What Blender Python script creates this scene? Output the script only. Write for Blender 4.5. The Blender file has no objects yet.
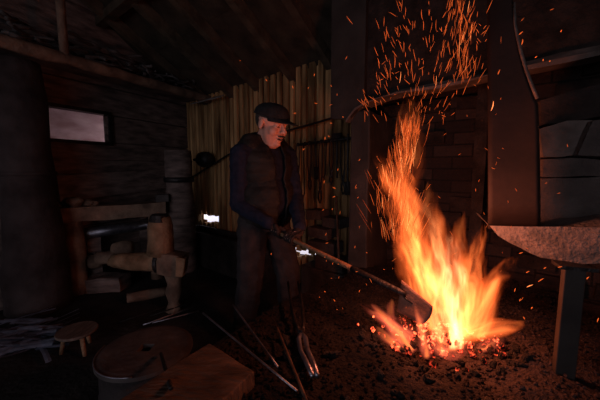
import bpy, bmesh, math, random
from mathutils import Vector, Matrix, noise, Quaternion
random.seed(7)
sc = bpy.context.scene
C = bpy.data.collections.new('scene'); sc.collection.children.link(C)
V = Vector
# ------------------------------------------------------------------ camera
FPX = 300.0; PITCH = math.atan(32/300.0); EYE = 1.24
cam = bpy.data.cameras.new('camera'); cam.sensor_width = 36; cam.lens = 36*FPX/600
cam.clip_start = 0.02
co = bpy.data.objects.new('camera', cam); C.objects.link(co)
co.location = (0, 0, EYE); co.rotation_euler = (math.pi/2-PITCH, 0, 0); sc.camera = co
def ray(px, py):
    u = (px-300)/FPX; v = (200-py)/FPX
    return V((u, math.cos(PITCH)+v*math.sin(PITCH), -math.sin(PITCH)+v*math.cos(PITCH)))
def P(px, py, Y):
    d = ray(px, py); return V((0, 0, EYE))+d*(Y/d.y)
def PZ(px, py, z):
    d = ray(px, py); return V((0, 0, EYE))+d*((z-EYE)/d.z)
# ------------------------------------------------------------------ objects
def setp(o, label=None, cat=None, group=None, kind=None):
    if label: o['label'] = label
    if cat: o['category'] = cat
    if group: o['group'] = group
    if kind: o['kind'] = kind
    return o
def thing(name, label, cat, loc=(0, 0, 0), group=None, rot=(0, 0, 0)):
    o = bpy.data.objects.new(name, None); C.objects.link(o); o.empty_display_size = .05
    o.location = loc; o.rotation_euler = rot
    return setp(o, label, cat, group)
def obj(name, bm, mat, parent=None, smooth=False, label=None, loc=None, bevel=0):
    if isinstance(bm, bmesh.types.BMesh):
        me = bpy.data.meshes.new(name); bmesh.ops.recalc_face_normals(bm, faces=bm.faces[:]); bm.to_mesh(me); bm.free()
    else: me = bm
    me.materials.clear(); me.materials.append(mat)
    for p in me.polygons: p.use_smooth = smooth
    o = bpy.data.objects.new(name, me); C.objects.link(o)
    if parent:
        o.parent = parent
    if loc is not None: o.location = loc
    if bevel:
        m = o.modifiers.new('bevel', 'BEVEL'); m.width = bevel; m.segments = 2; m.limit_method = 'ANGLE'
    if label: o['label'] = label
    return o
def dup(root, loc, rot=None, label=None, scale=None):
    r = root.copy(); C.objects.link(r); r.location = loc
    if rot is not None:
        r.rotation_mode = 'QUATERNION' if isinstance(rot, Quaternion) else 'XYZ'
        if isinstance(rot, Quaternion): r.rotation_quaternion = rot
        else: r.rotation_euler = rot
    if scale is not None: r.scale = scale
    if label: r['label'] = label
    for ch in list(root.children):
        c = ch.copy(); C.objects.link(c); c.parent = r
        for g in ch.children:
            d = g.copy(); C.objects.link(d); d.parent = c
    return r
# ------------------------------------------------------------------ shapes
def BM(): return bmesh.new()
def box(bm, size, loc=(0, 0, 0), rot=None, sub=0, rough=0, seed=0):
    n0 = len(bm.verts); r = bmesh.ops.create_cube(bm, size=1)
    if sub:
        es = list({e for v in r['verts'] for e in v.link_edges})
        bmesh.ops.subdivide_edges(bm, edges=es, cuts=sub, use_grid_fill=True)
    vs = list(bm.verts)[n0:]
    for v in vs:
        c = V((v.co.x*size[0], v.co.y*size[1], v.co.z*size[2]))
        if rough:
            n = noise.noise_vector(c*V((1, 1, 1)).length*3+V((seed*3.1, seed, seed*.7)))
            c += n*rough
        if rot: c = rot @ c
        v.co = c+V(loc)
    return vs
def frame(d, up=V((0, 0, 1))):
    z = V(d).normalized()
    if abs(z.dot(up)) > .99: up = V((0, 1, 0))
    x = up.cross(z).normalized(); y = z.cross(x)
    return Matrix((x, y, z)).transposed()
def tube(bm, pts, rad, n=10, rough=0, seed=0, flat=1.0, caps=True, freq=6, up=V((0, 0, 1))):
    pts = [V(p) for p in pts]
    if not hasattr(rad, '__len__'): rad = [rad]*len(pts)
    rings = []
    for i, p in enumerate(pts):
        d = (pts[min(i+1, len(pts)-1)]-pts[max(i-1, 0)])
        M = frame(d, up); ring = []
        for k in range(n):
            a = 2*math.pi*k/n
            v = M @ V((math.cos(a)*rad[i], math.sin(a)*rad[i]*flat, 0))
            q = p+v
            if rough: q = q+v.normalized()*noise.noise(q*freq+V((seed, seed*2, 0)))*rough
            ring.append(bm.verts.new(q))
        rings.append(ring)
    for a, b in zip(rings[:-1], rings[1:]):
        for k in range(n): bm.faces.new((a[k], a[(k+1) % n], b[(k+1) % n], b[k]))
    if caps:
        bm.faces.new(rings[0][::-1]); bm.faces.new(rings[-1])
    return rings
def seg(a, b, n): a = V(a); b = V(b); return [a.lerp(b, i/(n-1)) for i in range(n)]
def lathe(bm, prof, n=32, loc=(0, 0, 0)):
    rings = []
    for r, z in prof:
        if r < 1e-5: rings.append([bm.verts.new(V(loc)+V((0, 0, z)))])
        else: rings.append([bm.verts.new(V(loc)+V((r*math.cos(2*math.pi*k/n), r*math.sin(2*math.pi*k/n), z))) for k in range(n)])
    for a, b in zip(rings[:-1], rings[1:]):
        for k in range(n):
            f = [a[k % len(a)], a[(k+1) % len(a)], b[(k+1) % len(b)], b[k % len(b)]]
            f2 = []
            for v in f:
                if v not in f2: f2.append(v)
            if len(f2) > 2: bm.faces.new(f2)
def prism(bm, pts, off):
    """closed polygon pts (3D) extruded by vector off"""
    off = V(off); a = [bm.verts.new(V(p)) for p in pts]; b = [bm.verts.new(V(p)+off) for p in pts]
    n = len(pts); bm.faces.new(a); bm.faces.new(b[::-1])
    for k in range(n): bm.faces.new((a[k], b[k], b[(k+1) % n], a[(k+1) % n]))
def lump(bm, r, loc, seed, sub=2, sq=(1, 1, 1), amp=.35):
    g = bmesh.ops.create_icosphere(bm, subdivisions=sub, radius=1)
    for v in g['verts']:
        c = v.co.copy(); k = 1+noise.noise(c*1.3+V((seed*1.7, seed*.9, seed)))*amp
        v.co = V((c.x*sq[0], c.y*sq[1], c.z*sq[2]))*k*r+V(loc)
# ------------------------------------------------------------------ materials
def nd(nt, t, **kw):
    n = nt.nodes.new(t)
    for k, v in kw.items(): setattr(n, k, v)
    return n
def mat(name, c1, c2=None, scale=8, rough=.85, bump=.3, stretch=(1, 1, 1), metal=0, detail=6, fine=None, spec=.25, sheen=0, gen=False, dist=.02):
    m = bpy.data.materials.new(name); m.use_nodes = True; nt = m.node_tree; L = nt.links
    b = nt.nodes['Principled BSDF']
    b.inputs['Roughness'].default_value = rough; b.inputs['Metallic'].default_value = metal
    b.inputs['Specular IOR Level'].default_value = spec
    if sheen: b.inputs['Sheen Weight'].default_value = sheen
    tc = nd(nt, 'ShaderNodeTexCoord'); mp = nd(nt, 'ShaderNodeMapping'); mp.inputs['Scale'].default_value = stretch
    L.new(tc.outputs['Object'], mp.inputs['Vector'])
    nz = nd(nt, 'ShaderNodeTexNoise'); nz.inputs['Scale'].default_value = scale; nz.inputs['Detail'].default_value = detail
    L.new(mp.outputs['Vector'], nz.inputs['Vector'])
    rp = nd(nt, 'ShaderNodeValToRGB'); rp.color_ramp.elements[0].position = .35; rp.color_ramp.elements[1].position = .68
    rp.color_ramp.elements[0].color = (*c1, 1); rp.color_ramp.elements[1].color = (*(c2 or c1), 1)
    L.new(nz.outputs['Fac'], rp.inputs['Fac']); L.new(rp.outputs['Color'], b.inputs['Base Color'])
    if bump:
        n2 = nd(nt, 'ShaderNodeTexNoise'); n2.inputs['Scale'].default_value = fine or scale*4; n2.inputs['Detail'].default_value = 8
        L.new(mp.outputs['Vector'], n2.inputs['Vector'])
        bp = nd(nt, 'ShaderNodeBump'); bp.inputs['Strength'].default_value = bump; bp.inputs['Distance'].default_value = dist
        L.new(n2.outputs['Fac'], bp.inputs['Height']); L.new(bp.outputs['Normal'], b.inputs['Normal'])
    return m
M = dict(
 floor=mat('earth_floor', (.012, .010, .010), (.035, .028, .026), 5, .95, .6, fine=30),
 log=mat('hewn_log', (0.065, 0.046, 0.042), (0.19, 0.135, 0.12), 5, .9, .6, (1, 1, 4)),
 board=mat('yellow_board', (0.11, 0.055, 0.022), (0.58, 0.35, 0.16), 9, .85, .4, (1, 1, .12), fine=40),
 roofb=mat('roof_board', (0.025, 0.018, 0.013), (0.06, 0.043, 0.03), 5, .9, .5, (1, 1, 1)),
 rafter=mat('rafter_wood', (0.04, 0.027, 0.018), (0.09, 0.062, 0.042), 8, .9, .5),
 beam=mat('beam_wood', (0.09, 0.055, 0.04), (0.24, 0.15, 0.105), 7, .85, .6),
 wood=mat('worn_wood', (0.12, 0.065, 0.035), (0.3, 0.17, 0.1), 9, .8, .6, fine=45),
 plank=mat('plank_wood', (0.03, 0.021, 0.016), (0.14, 0.09, 0.066), 6, .8, .6, (1, 3, 1), fine=30),
 stick=mat('stick_bark', (.03, .026, .026), (.09, .08, .078), 14, .9, .5),
 iron=mat('black_iron', (.012, .011, .012), (.04, .035, .035), 14, .5, .35, metal=.6, spec=.4),
 steel=mat('bare_steel', (0.22, 0.22, 0.26), (0.42, 0.42, 0.5), 20, .38, .2, metal=.9, spec=.5),
 rust=mat('rusty_iron', (0.05, 0.028, 0.02), (0.13, 0.08, 0.055), 10, .65, .4, metal=.3),
 sheet=mat('sooty_sheet', (0.011, 0.006, 0.005), (0.022, 0.012, 0.01), 5, .7, .15, metal=.2),
 plate=mat('grey_plate', (0.024, 0.02, 0.019), (0.045, 0.038, 0.035), 6, .7, .2),
 soot=mat('soot_masonry', (.012, .009, .008), (.035, .026, .024), 9, .95, .8, fine=35),
 stone=mat('pier_stone', (.05, .04, .037), (.10, .08, .074), 7, .9, .7, fine=40),
 concrete=mat('slab_stone', (.10, .09, .085), (.17, .15, .145), 14, .9, .5, fine=70),
 ledge=mat('ledge_stone', (.07, .055, .05), (.14, .115, .105), 12, .85, .4),
 brickone=mat('dark_brick', (0.01, 0.007, 0.006), (0.03, 0.02, 0.017), 9, .95, .7, fine=40),
 blade=mat('shovel_blade', (.12,.065,.048), (.24,.14,.105), 12, .6, .3),
 drumside=mat('drum_side', (.018,.015,.016), (.04,.033,.033), 8, .8, .3),
 coal=mat('coal_black', (.006, .005, .006), (.03, .024, .024), 12, .75, .6, spec=.4),
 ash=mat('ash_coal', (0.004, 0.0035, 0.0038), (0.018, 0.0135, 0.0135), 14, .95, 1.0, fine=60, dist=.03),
 column=mat('column_crust', (0.016, 0.011, 0.011), (0.05, 0.037, 0.037), 4, .9, .6),
 drum=mat('drum_top', (0.05, 0.042, 0.042), (0.1, 0.085, 0.083), 9, .7, .3, metal=.2),
 stool=mat('stool_wood', (0.1, 0.07, 0.058), (0.18, 0.135, 0.115), 9, .8, .4, (4, 1, 1)),
 scrap=mat('scrap_metal', (0.1, 0.11, 0.15), (0.26, 0.28, 0.38), 9, .5, .3, metal=.5, spec=.5),
 skin=mat('skin', (0.6, 0.28, 0.21), (0.68, 0.36, 0.28), 6, .5, .12, spec=.4, fine=120),
 hair=mat('short_hair', (.03, .025, .022), (.07, .06, .055), 60, .8, .5, fine=300),
 sweater=mat('navy_knit', (0.009, 0.011, 0.024), (0.016, 0.019, 0.04), 30, .95, .4, fine=250),
 vest=mat('quilted_vest', (0.01, 0.008, 0.008), (0.022, 0.018, 0.017), 12, .7, .3, fine=90),
 trousers=mat('trouser_cloth', (.022, .018, .020), (.042, .034, .036), 12, .95, .4, fine=150),
 cap=mat('cap_cloth', (.016, .015, .016), (.028, .026, .028), 30, .9, .4, fine=300),
 glove=mat('glove_leather', (.014, .010, .010), (.032, .022, .022), 30, .8, .4),
 eye=mat('eye_dark', (.02, .015, .012), None, 8, .2, 0),
 mouth=mat('mouth_dark', (.05, .012, .012), None, 8, .5, 0),
 teeth=mat('teeth_white', (.45, .38, .33), None, 8, .4, 0),
 outside=mat('neighbour_plaster', (0.5, 0.26, 0.25), (0.92, 0.6, 0.58), 2.2, .9, .2, (1, 1, 2.5)),
 snow=mat('snow', (.75, .78, .85), (.85, .88, .95), 4, .8, .3),
 pale=mat('pale_plank', (.14, .12, .11), (.22, .19, .18), 8, .8, .3),
)
def ash_haze():  # pinkish fire haze painted as paler ash in the hearth colour
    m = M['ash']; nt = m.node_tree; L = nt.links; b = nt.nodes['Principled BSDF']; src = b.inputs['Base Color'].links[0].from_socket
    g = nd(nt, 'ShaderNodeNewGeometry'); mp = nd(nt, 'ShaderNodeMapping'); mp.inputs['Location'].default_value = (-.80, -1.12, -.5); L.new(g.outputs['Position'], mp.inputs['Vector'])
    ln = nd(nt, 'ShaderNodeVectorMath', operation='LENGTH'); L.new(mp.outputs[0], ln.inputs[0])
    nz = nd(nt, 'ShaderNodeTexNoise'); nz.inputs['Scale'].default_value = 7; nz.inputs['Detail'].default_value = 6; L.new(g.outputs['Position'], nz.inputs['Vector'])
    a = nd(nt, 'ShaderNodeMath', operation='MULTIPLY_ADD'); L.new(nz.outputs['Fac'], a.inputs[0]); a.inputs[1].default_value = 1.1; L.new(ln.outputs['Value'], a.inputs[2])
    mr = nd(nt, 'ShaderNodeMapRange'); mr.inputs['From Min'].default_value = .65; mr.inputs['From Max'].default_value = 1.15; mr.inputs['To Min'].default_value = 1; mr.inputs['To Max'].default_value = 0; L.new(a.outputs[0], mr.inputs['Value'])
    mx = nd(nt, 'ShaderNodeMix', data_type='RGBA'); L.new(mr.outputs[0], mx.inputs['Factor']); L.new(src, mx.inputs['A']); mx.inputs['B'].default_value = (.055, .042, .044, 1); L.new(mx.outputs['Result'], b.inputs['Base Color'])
ash_haze()
def brick_mat():
    m = mat('sooty_brick', (.03, .02, .018), (.075, .048, .042), 6, .9, .6, fine=30)
    nt = m.node_tree; L = nt.links; b = nt.nodes['Principled BSDF']
    tc = nd(nt, 'ShaderNodeTexCoord'); mp = nd(nt, 'ShaderNodeMapping'); mp.inputs['Rotation'].default_value = (math.pi/2, 0, 0)
    bt = nd(nt, 'ShaderNodeTexBrick'); bt.inputs['Scale'].default_value = 1; bt.inputs['Brick Width'].default_value = .26
    bt.inputs['Row Height'].default_value = .085; bt.inputs['Mortar Size'].default_value = .006
    bt.inputs['Color1'].default_value = (.014, .009, .008, 1); bt.inputs['Color2'].default_value = (.035, .023, .020, 1); bt.inputs['Mortar'].default_value = (.008, .006, .005, 1)
    L.new(tc.outputs['Object'], mp.inputs['Vector']); L.new(mp.outputs['Vector'], bt.inputs['Vector']); L.new(bt.outputs['Color'], b.inputs['Base Color'])
    return m
M['brick'] = brick_mat()
def emat(name, col, s, sampling='NONE'):
    m = bpy.data.materials.new(name); m.use_nodes = True; nt = m.node_tree; nt.nodes.clear()
    e = nd(nt, 'ShaderNodeEmission'); e.inputs['Color'].default_value = (*col, 1); e.inputs['Strength'].default_value = s
    o = nd(nt, 'ShaderNodeOutputMaterial'); nt.links.new(e.outputs[0], o.inputs['Surface']); m.cycles.emission_sampling = sampling
    return m
M['spark'] = emat('spark_glow', (1, .14, .025), .95)
M['spark_hot'] = emat('spark_bright', (1, .25, .07), 1.8)
M['spark_dim'] = emat('spark_cooling', (1, .12, .025), .42)
def ember_mat(name, s, lo=.48):
    m = mat(name, (.01, .008, .008), (.035, .025, .022), 12, .85, .6)
    nt = m.node_tree; L = nt.links; b = nt.nodes['Principled BSDF']
    g = nd(nt, 'ShaderNodeNewGeometry')
    nz = nd(nt, 'ShaderNodeTexNoise'); nz.inputs['Scale'].default_value = 70; nz.inputs['Detail'].default_value = 3
    L.new(g.outputs['Position'], nz.inputs['Vector'])
    rp = nd(nt, 'ShaderNodeValToRGB'); e = rp.color_ramp.elements
    e[0].position = lo; e[0].color = (0, 0, 0, 1); e[1].position = lo+.2; e[1].color = (1, .16, .05, 1)
    q = rp.color_ramp.elements.new(lo+.1); q.color = (.5, .03, .012, 1)
    L.new(nz.outputs['Fac'], rp.inputs['Fac']); L.new(rp.outputs['Color'], b.inputs['Emission Color'])
    b.inputs['Emission Strength'].default_value = s; m.cycles.emission_sampling = 'NONE'
    return m
M['ember'] = ember_mat('glowing_coal', 3.4, .43)
M['ember_dim'] = ember_mat('half_glowing_coal', 1.6, .52)
M['pane'] = bpy.data.materials.new('window_glass'); M['pane'].use_nodes = True
_b = M['pane'].node_tree.nodes['Principled BSDF']; _b.inputs['Transmission Weight'].default_value = 1; _b.inputs['Roughness'].default_value = .0; _b.inputs['IOR'].default_value = 1.02
# ------------------------------------------------------------------ plan of the room
C0 = V((-1.65, 4.5, 0)); LD = V((-.447, -.894, 0)); LN = V((.894, -.447, 0))
BD = V((.777, -.629, 0)).normalized(); BN = V((-.629, -.777, 0)).normalized()
def LW(t, off, z): return C0+LD*t+LN*off+V((0, 0, z))
def BW(s, off, z): return C0+BD*s+BN*off+V((0, 0, z))
def hit(px, py, p0, n):
    d = ray(px, py); o = V((0, 0, EYE)); return o+d*((p0-o).dot(n)/d.dot(n))
def onB(px, py, off=0): return hit(px, py, BW(0, off, 0), BN)
def onL(px, py, off=0): return hit(px, py, LW(0, off, 0), LN)
def sB(p): return (p-C0).dot(BD)
def tL(p): return (p-C0).dot(LD)
def roofz(s, off): return 2.15+.03*s+.58*min(off, 3.6)
def rotZ(d): return Matrix.Rotation(math.atan2(d.y, d.x), 3, 'Z')
def struct(o): o['kind'] = 'structure'; return o
# floor
bm = BM(); n = 60
g = bmesh.ops.create_grid(bm, x_segments=n, y_segments=n, size=1)
for v in bm.verts:
    v.co = V((v.co.x*6.5-.8, v.co.y*5.6+1.2, 0)); v.co.z = (noise.noise(v.co*2.2)*.012-.012)
struct(obj('floor', bm, M['floor'], smooth=True))
# wall_left : stacked hewn beams around the window
wt0, wt1 = tL(onL(108.5, 128)), tL(onL(46, 122)); wz0 = onL(77, 140).z; wz1 = onL(77, 110.5).z
bm = BM(); zs = [-.05, .3, .62, .98, wz0-.2, wz0, wz1, 2.14, 2.5, 2.9, 3.3, 3.75, 4.3, 4.7]
Rl = rotZ(LD)
def lwbox(t0, t1, z0, z1, i):
    th = .07; off = random.uniform(-.02, .0)
    box(bm, (t1-t0, th, z1-z0-.012), LW((t0+t1)/2, -th/2+off, (z0+z1)/2), Rl, sub=3, rough=.008, seed=i)
for i, (z0, z1) in enumerate(zip(zs[:-1], zs[1:])):
    if abs(z0-wz0) < 1e-6: lwbox(-.2, wt0, z0, z1, i); lwbox(wt1, 8.2, z0, z1, i+20)
    else: lwbox(-.2, 2.2, z0, z1, i); lwbox(2.2, 8.2, z0, z1, i+40)
prism(bm, [LW(-.2, -.09, -.05), LW(8.2, -.09, -.05), LW(8.2, -.09, wz0), LW(-.2, -.09, wz0)], LN*.03)
prism(bm, [LW(-.2, -.09, wz1), LW(8.2, -.09, wz1), LW(8.2, -.09, 4.7), LW(-.2, -.09, 4.7)], LN*.03)
prism(bm, [LW(-.2, -.09, wz0), LW(wt0, -.09, wz0), LW(wt0, -.09, wz1), LW(-.2, -.09, wz1)], LN*.03)
prism(bm, [LW(wt1, -.09, wz0), LW(8.2, -.09, wz0), LW(8.2, -.09, wz1), LW(wt1, -.09, wz1)], LN*.03)
struct(obj('wall_left', bm, M['log']))
# window
w = bpy.data.objects.new('window_1', None); C.objects.link(w); w.location = (0, 0, 0); struct(w)
bm = BM(); tm = (wt0+wt1)/2; zm = (wz0+wz1)/2; fw = .035
for (t, z, sx, sz) in ((wt0-fw/2-.002, zm, fw, wz1-wz0+2*fw), (wt1+fw/2+.002, zm, fw, wz1-wz0+2*fw), (tm, wz1+fw/2+.002, wt1-wt0, fw), (tm, wz0-fw/2-.002, wt1-wt0, fw)):
    box(bm, (sx, .05, sz), LW(t, -.012, z), Rl)
obj('window_frame', bm, M['iron'], w)
bm = BM(); box(bm, (wt1-wt0+.01, .004, wz1-wz0+.01), LW(tm, -.03, zm), Rl); obj('pane', bm, M['pane'], w)
# outside things seen through the window and gaps
bm = BM(); prism(bm, [LW(-1.5, -1.7, -.3), LW(5.5, -1.7, -.3), LW(5.5, -1.7, 4.2), LW(-1.5, -1.7, 4.2)], -LN*.2)
struct(obj('wall_outside', bm, M['outside']))
bm = BM(); g = bmesh.ops.create_grid(bm, x_segments=30, y_segments=30, size=1)
for v in bm.verts: v.co = BW(1.5+v.co.x*4, -2.3+v.co.y*2.0, .02+noise.noise(v.co*6)*.12)
setp(obj('snow_ground', bm, M['snow'], smooth=True), 'white snow seen outside through the gaps low in the board wall', 'snow', kind='stuff')
# wall_back : vertical boards with two ragged holes
holes = []
h1a, h1b = onB(200, 218), onB(217, 218); holes.append((sB(h1a), sB(h1b), onB(208, 224.5).z, onB(208, 211.5).z))
h2a, h2b = onB(291.5, 253), onB(313, 253); holes.append((sB(h2a), sB(h2b), onB(302, 258.5).z, onB(302, 248.5).z))
bm = BM(); Rb = rotZ(BD); s = -.3; i = 0
def bcol(s0, s1, off, th, z0, z1, j):
    if z1-z0 > .01: box(bm, (s1-s0, th, z1-z0), BW((s0+s1)/2, off-th/2, (z0+z1)/2), Rb)
while s < 6.3:
    wd = random.uniform(.036, .068); gp = random.uniform(.028, .048)
    for (a, b, off, th) in ((s, s+wd, 0+random.uniform(-.006, .006), .03), (s-.004, s+wd+gp+.004, -.05, .02)):
        mid = (a+b)/2; top = roofz(mid, 0)+.12; cut = None
        for h in holes:
            if b > h[0] and a < h[1]: cut = h
        if cut:
            pts = [a, max(a, cut[0]), min(b, cut[1]), b]
            if pts[1] > a: bcol(a, pts[1], off, th, -.05, top, i)
            if b > pts[2]: bcol(pts[2], b, off, th, -.05, top, i)
            j0 = .05*abs(math.sin(i*2.3)); j1 = .07*abs(math.sin(i*1.7+1))*(cut[3]-cut[2])/.2
            bcol(pts[1], pts[2], off, th, -.05, cut[2]+j0, i); bcol(pts[1], pts[2], off, th, cut[3]-j1, top, i)
        else: bcol(a, b, off, th, -.05, top, i)
    s += wd+gp; i += 1
struct(obj('wall_back', bm, M['board']))
# other walls (behind the viewpoint) with a doorway
E = BW(6.1, 0, 0); FY = -2.7
bm = BM(); box(bm, (.15, E.y-FY+.4, 4.8), (E.x+.05, (E.y+FY)/2, 2.3)); struct(obj('wall_right', bm, M['log']))
bm = BM(); DX0, DX1, DZ = -4.2, -.3, 2.5
box(bm, (DX0+6.6, .15, 4.8), ((DX0-6.6)/2, FY, 2.3)); box(bm, (E.x+.3-DX1, .15, 4.8), ((E.x+.3+DX1)/2, FY, 2.3))
box(bm, (DX1-DX0, .15, 4.7-DZ), ((DX0+DX1)/2, FY, (4.7+DZ)/2)); struct(obj('wall_front', bm, M['log']))
pl = bpy.data.lights.new('doorway_portal', 'AREA'); pl.shape = 'RECTANGLE'; pl.size = DX1-DX0; pl.size_y = DZ
pl.cycles.is_portal = True
po = bpy.data.objects.new('doorway_portal', pl); C.objects.link(po); po.location = ((DX0+DX1)/2, FY+.02, DZ/2); po.rotation_euler = (-math.pi/2, 0, 0)
po.rotation_euler = (math.pi/2, 0, 0)
po.rotation_euler = V((0, 1, 0)).to_track_quat('-Z', 'Y').to_euler()
# ceiling : sloping boards with rafters as parts
bm = BM()
off = -.3; k = 0
while off < 3.6:
    o2 = min(off+.24, 3.6)
    for (sa, sb) in ((-1.8, 2.2), (2.2, 7)):
        dz = random.uniform(0, .012)
        a, b, c, d = [BW(sx, ox, roofz(sx, ox)+dz+.05) for sx, ox in ((sa, off), (sb, off), (sb, o2+.01), (sa, o2+.01))]
        prism(bm, [a, b, c, d], (0, 0, .05))
    off = o2; k += 1
prism(bm, [BW(-7, 3.6, roofz(0, 3.6)+.05), BW(8, 3.6, roofz(0, 3.6)+.15), BW(8, 12, roofz(0, 3.6)+.15), BW(-7, 12, roofz(0, 3.6)+.05)], (0, 0, .1))
prism(bm, [BW(-7, -.3, 2.1), BW(-1.7, -.3, 2.1), BW(-1.7, 3.7, 4.33), BW(-7, 3.7, 4.33)], (0, 0, .1))
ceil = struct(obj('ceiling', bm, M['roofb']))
for px in (231, 256.5, 292, 205, 330, 180):
    s = sB(onB(px, 90)); bm = BM()
    a = BW(s, -.1, roofz(s, -.1)-.01); b = BW(s, 3.6, roofz(s, 3.6)-.01)
    R = frame(b-a); L_ = (b-a).length
    box(bm, (.075, .10, L_), (a+b)/2, R, sub=2, rough=.006, seed=px)
    obj('rafter', bm, M['rafter'], ceil)
bm = BM(); a = BW(-1.75, 1.15, roofz(-1, 1.15)-.07); b = BW(5, 1.15, roofz(5, 1.15)-.07)
box(bm, ((b-a).length, .09, .09), (a+b)/2, Rb, sub=2, rough=.006); obj('purlin', bm, M['rafter'], ceil)
# ------------------------------------------------------------------ loft shelf with sticks
A = P(212, 100.5, 4.2)
BZ = A.z
offb = (A-C0).dot(LN); t_a = tL(A)
loft = thing('loft_shelf', 'high timber shelf of round beam and boards along the log wall', 'shelf', LW(1.5, offb, BZ))
def under(o, root):
    o.parent = root; o.matrix_parent_inverse = Matrix.Translation(root.location).inverted(); return o
def part(name, bm, m, root, smooth=False, label=None, bevel=0):
    o = obj(name, bm, m, None, smooth, label, None, bevel)
    inv = Matrix.LocRotScale(root.location, root.rotation_euler, root.scale).inverted()
    o.data.transform(inv); o.parent = root; return o
bm = BM(); tube(bm, seg(LW(-.1, offb, BZ), LW(5.2, offb, BZ), 40), [.05+.006*math.sin(i*1.7) for i in range(40)], 12, .014, 3)
part('beam', bm, M['beam'], loft, True)
bm = BM(); 
for j in range(4):
    o_ = .02+j*(offb-.03)/4; box(bm, (5.2, (offb-.05)/4-.008, .02), LW(2.5, o_+(offb-.05)/8, BZ+.045), Rl, sub=1, rough=.004, seed=j)
part('shelf_board', bm, M['log'], loft)
q = hit(62.5, 30, LW(0, offb, 0), LN); tq = tL(q)
bm = BM(); tube(bm, seg(LW(tq, offb, BZ+.02), LW(tq, offb, 4.2), 8), .034, 8, .006, 2); part('post', bm, M['beam'], loft, True)
stmesh = []
for k in range(6):
    bm = BM(); L_ = random.uniform(.16, .34); n_ = 6
    pts = [V((L_*(i/(n_-1)-.5), random.uniform(-.012, .012), random.uniform(-.01, .01))) for i in range(n_)]
    tube(bm, pts, [random.uniform(.010, .017) for _ in range(n_)], 7, .004, k)
    me = bpy.data.meshes.new('stick'); bmesh.ops.recalc_face_normals(bm, faces=bm.faces[:]); bm.to_mesh(me); bm.free(); me.materials.append(M['stick'])
    for p in me.polygons: p.use_smooth = True
    stmesh.append(me)
ns = 0
for k in range(110):
    t = random.uniform(.25, 3.0); 
    o_ = offb+.0-random.random()**1.3*.32
    hgt = (.075+random.random()*.16*(1-.3*math.sin(t*3)))
    if abs(t-tq) < .12 and o_ > offb-.06: continue
    o = bpy.data.objects.new('stick', random.choice(stmesh)); C.objects.link(o)
    o.location = LW(t, o_-.03, BZ+hgt); o.rotation_euler = (random.uniform(-.2, .2), random.uniform(-.25, .25), math.atan2(LD.y, LD.x)+random.gauss(0, .7))
    setp(o, 'short dry stick in the tangled heap on the high shelf', 'stick', 'sticks heaped on the high shelf')
bm = BM(); a = onB(192, 98, .12); b = onB(222, 92, .12)
box(bm, ((b-a).length, .07, .012), (a+b)/2-V((0, 0, .06)), Rb @ Matrix.Rotation(.5, 3, 'X'), sub=1, rough=.004)
setp(obj('pale_board', bm, M['pale']), 'short pale board tucked under the rafters above the wall corner', 'board')
# ------------------------------------------------------------------ left side furniture
# crusted dark column
cx = P(30, 200, 2.6)
t_ = thing('furnace_column', 'thick dark crusted column with a raised ring left of the window', 'column', (cx.x, 2.6, 0))
bm = BM(); prof = [(.235, 2.6*0+.0), (.23, .08), (.215, .3), (.2, .7), (.185, 1.0), (.178, 1.3), (.172, 1.7), (.165, 2.12)]
pts = [V((cx.x, 2.6, 2.12*i/24)) for i in range(25)]
rad = [.25-.10*(i/24)**.8 for i in range(25)]
tube(bm, pts, rad, 28, .03, 5, freq=3.5); part('shaft', bm, M['column'], t_, True)
zr = P(30, 174, 2.42).z
bm = BM(); tube(bm, seg((cx.x, 2.6, zr-.018), (cx.x, 2.6, zr+.018), 3), [.196, .204, .196], 28, .006, 5, freq=3.5); part('ring', bm, M['column'], t_, True)
# banded pillar
cx2 = P(180, 200, 3.6)
t_ = thing('wooden_pillar', 'stout round wooden pillar with an iron band near the wall corner', 'pillar', (cx2.x, 3.6, 0))
ztop = P(180, 150, 3.5).z
bm = BM(); tube(bm, seg((cx2.x, 3.6, -.01), (cx2.x, 3.6, ztop), 12), [.18-.035*i/11 for i in range(12)], 20, .02, 9); part('shaft', bm, M['log'], t_, True)
zb = P(180, 180, 3.45).z
bm = BM(); tube(bm, seg((cx2.x, 3.6, zb-.03), (cx2.x, 3.6, zb+.03), 2), .172, 24); part('band', bm, M['iron'], t_, True)
# dark lump canister beside pillar
p = onB(205, 159.5, .13)
t_ = thing('canister', 'small dark rounded canister hung on the board wall beside the banded pillar', 'canister', p)
bm = BM(); tube(bm, [p+BD*x for x in (-.13, -.12, -.08, 0, .07, .11, .12)], [.03, .07, .095, .105, .095, .06, .02], 18); part('body', bm, M['iron'], t_, True)
bm = BM(); tube(bm, seg(p-BD*.12, p-BD*.26, 3), .02, 8); tube(bm, seg(p, p-BN*.12, 3), .02, 8); part('bracket', bm, M['iron'], t_)
# bench beam along the log wall
bA, bB = P(66, 215.5, 2.9), P(160, 207.5, 3.36)
bA.z = bB.z = (bA.z+bB.z)/2
d = bB-bA; Rd = rotZ(d)
t_ = thing('timber_bench', 'long heavy timber bench beam under the log wall carried on rough legs', 'bench', ((bA.x+bB.x)/2, (bA.y+bB.y)/2, 0))
bm = BM(); box(bm, (d.length+.1, .16, .14), (bA+bB)/2, Rd, sub=4, rough=.012, seed=4); part('beam', bm, M['beam'], t_)
bm = BM(); q = bA+d*.06; tube(bm, seg((q.x+.03, q.y-.03, -.01), (q.x, q.y, bA.z-.07), 6), [.085, .08, .075, .085, .08, .075], 10, .02, 5); part('leg', bm, M['beam'], t_, True)
bm = BM(); q = bA+d*.93; tube(bm, seg((q.x, q.y, -.01), (q.x, q.y, bA.z-.07), 6), .07, 10, .02, 8); part('leg', bm, M['beam'], t_, True)
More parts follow.
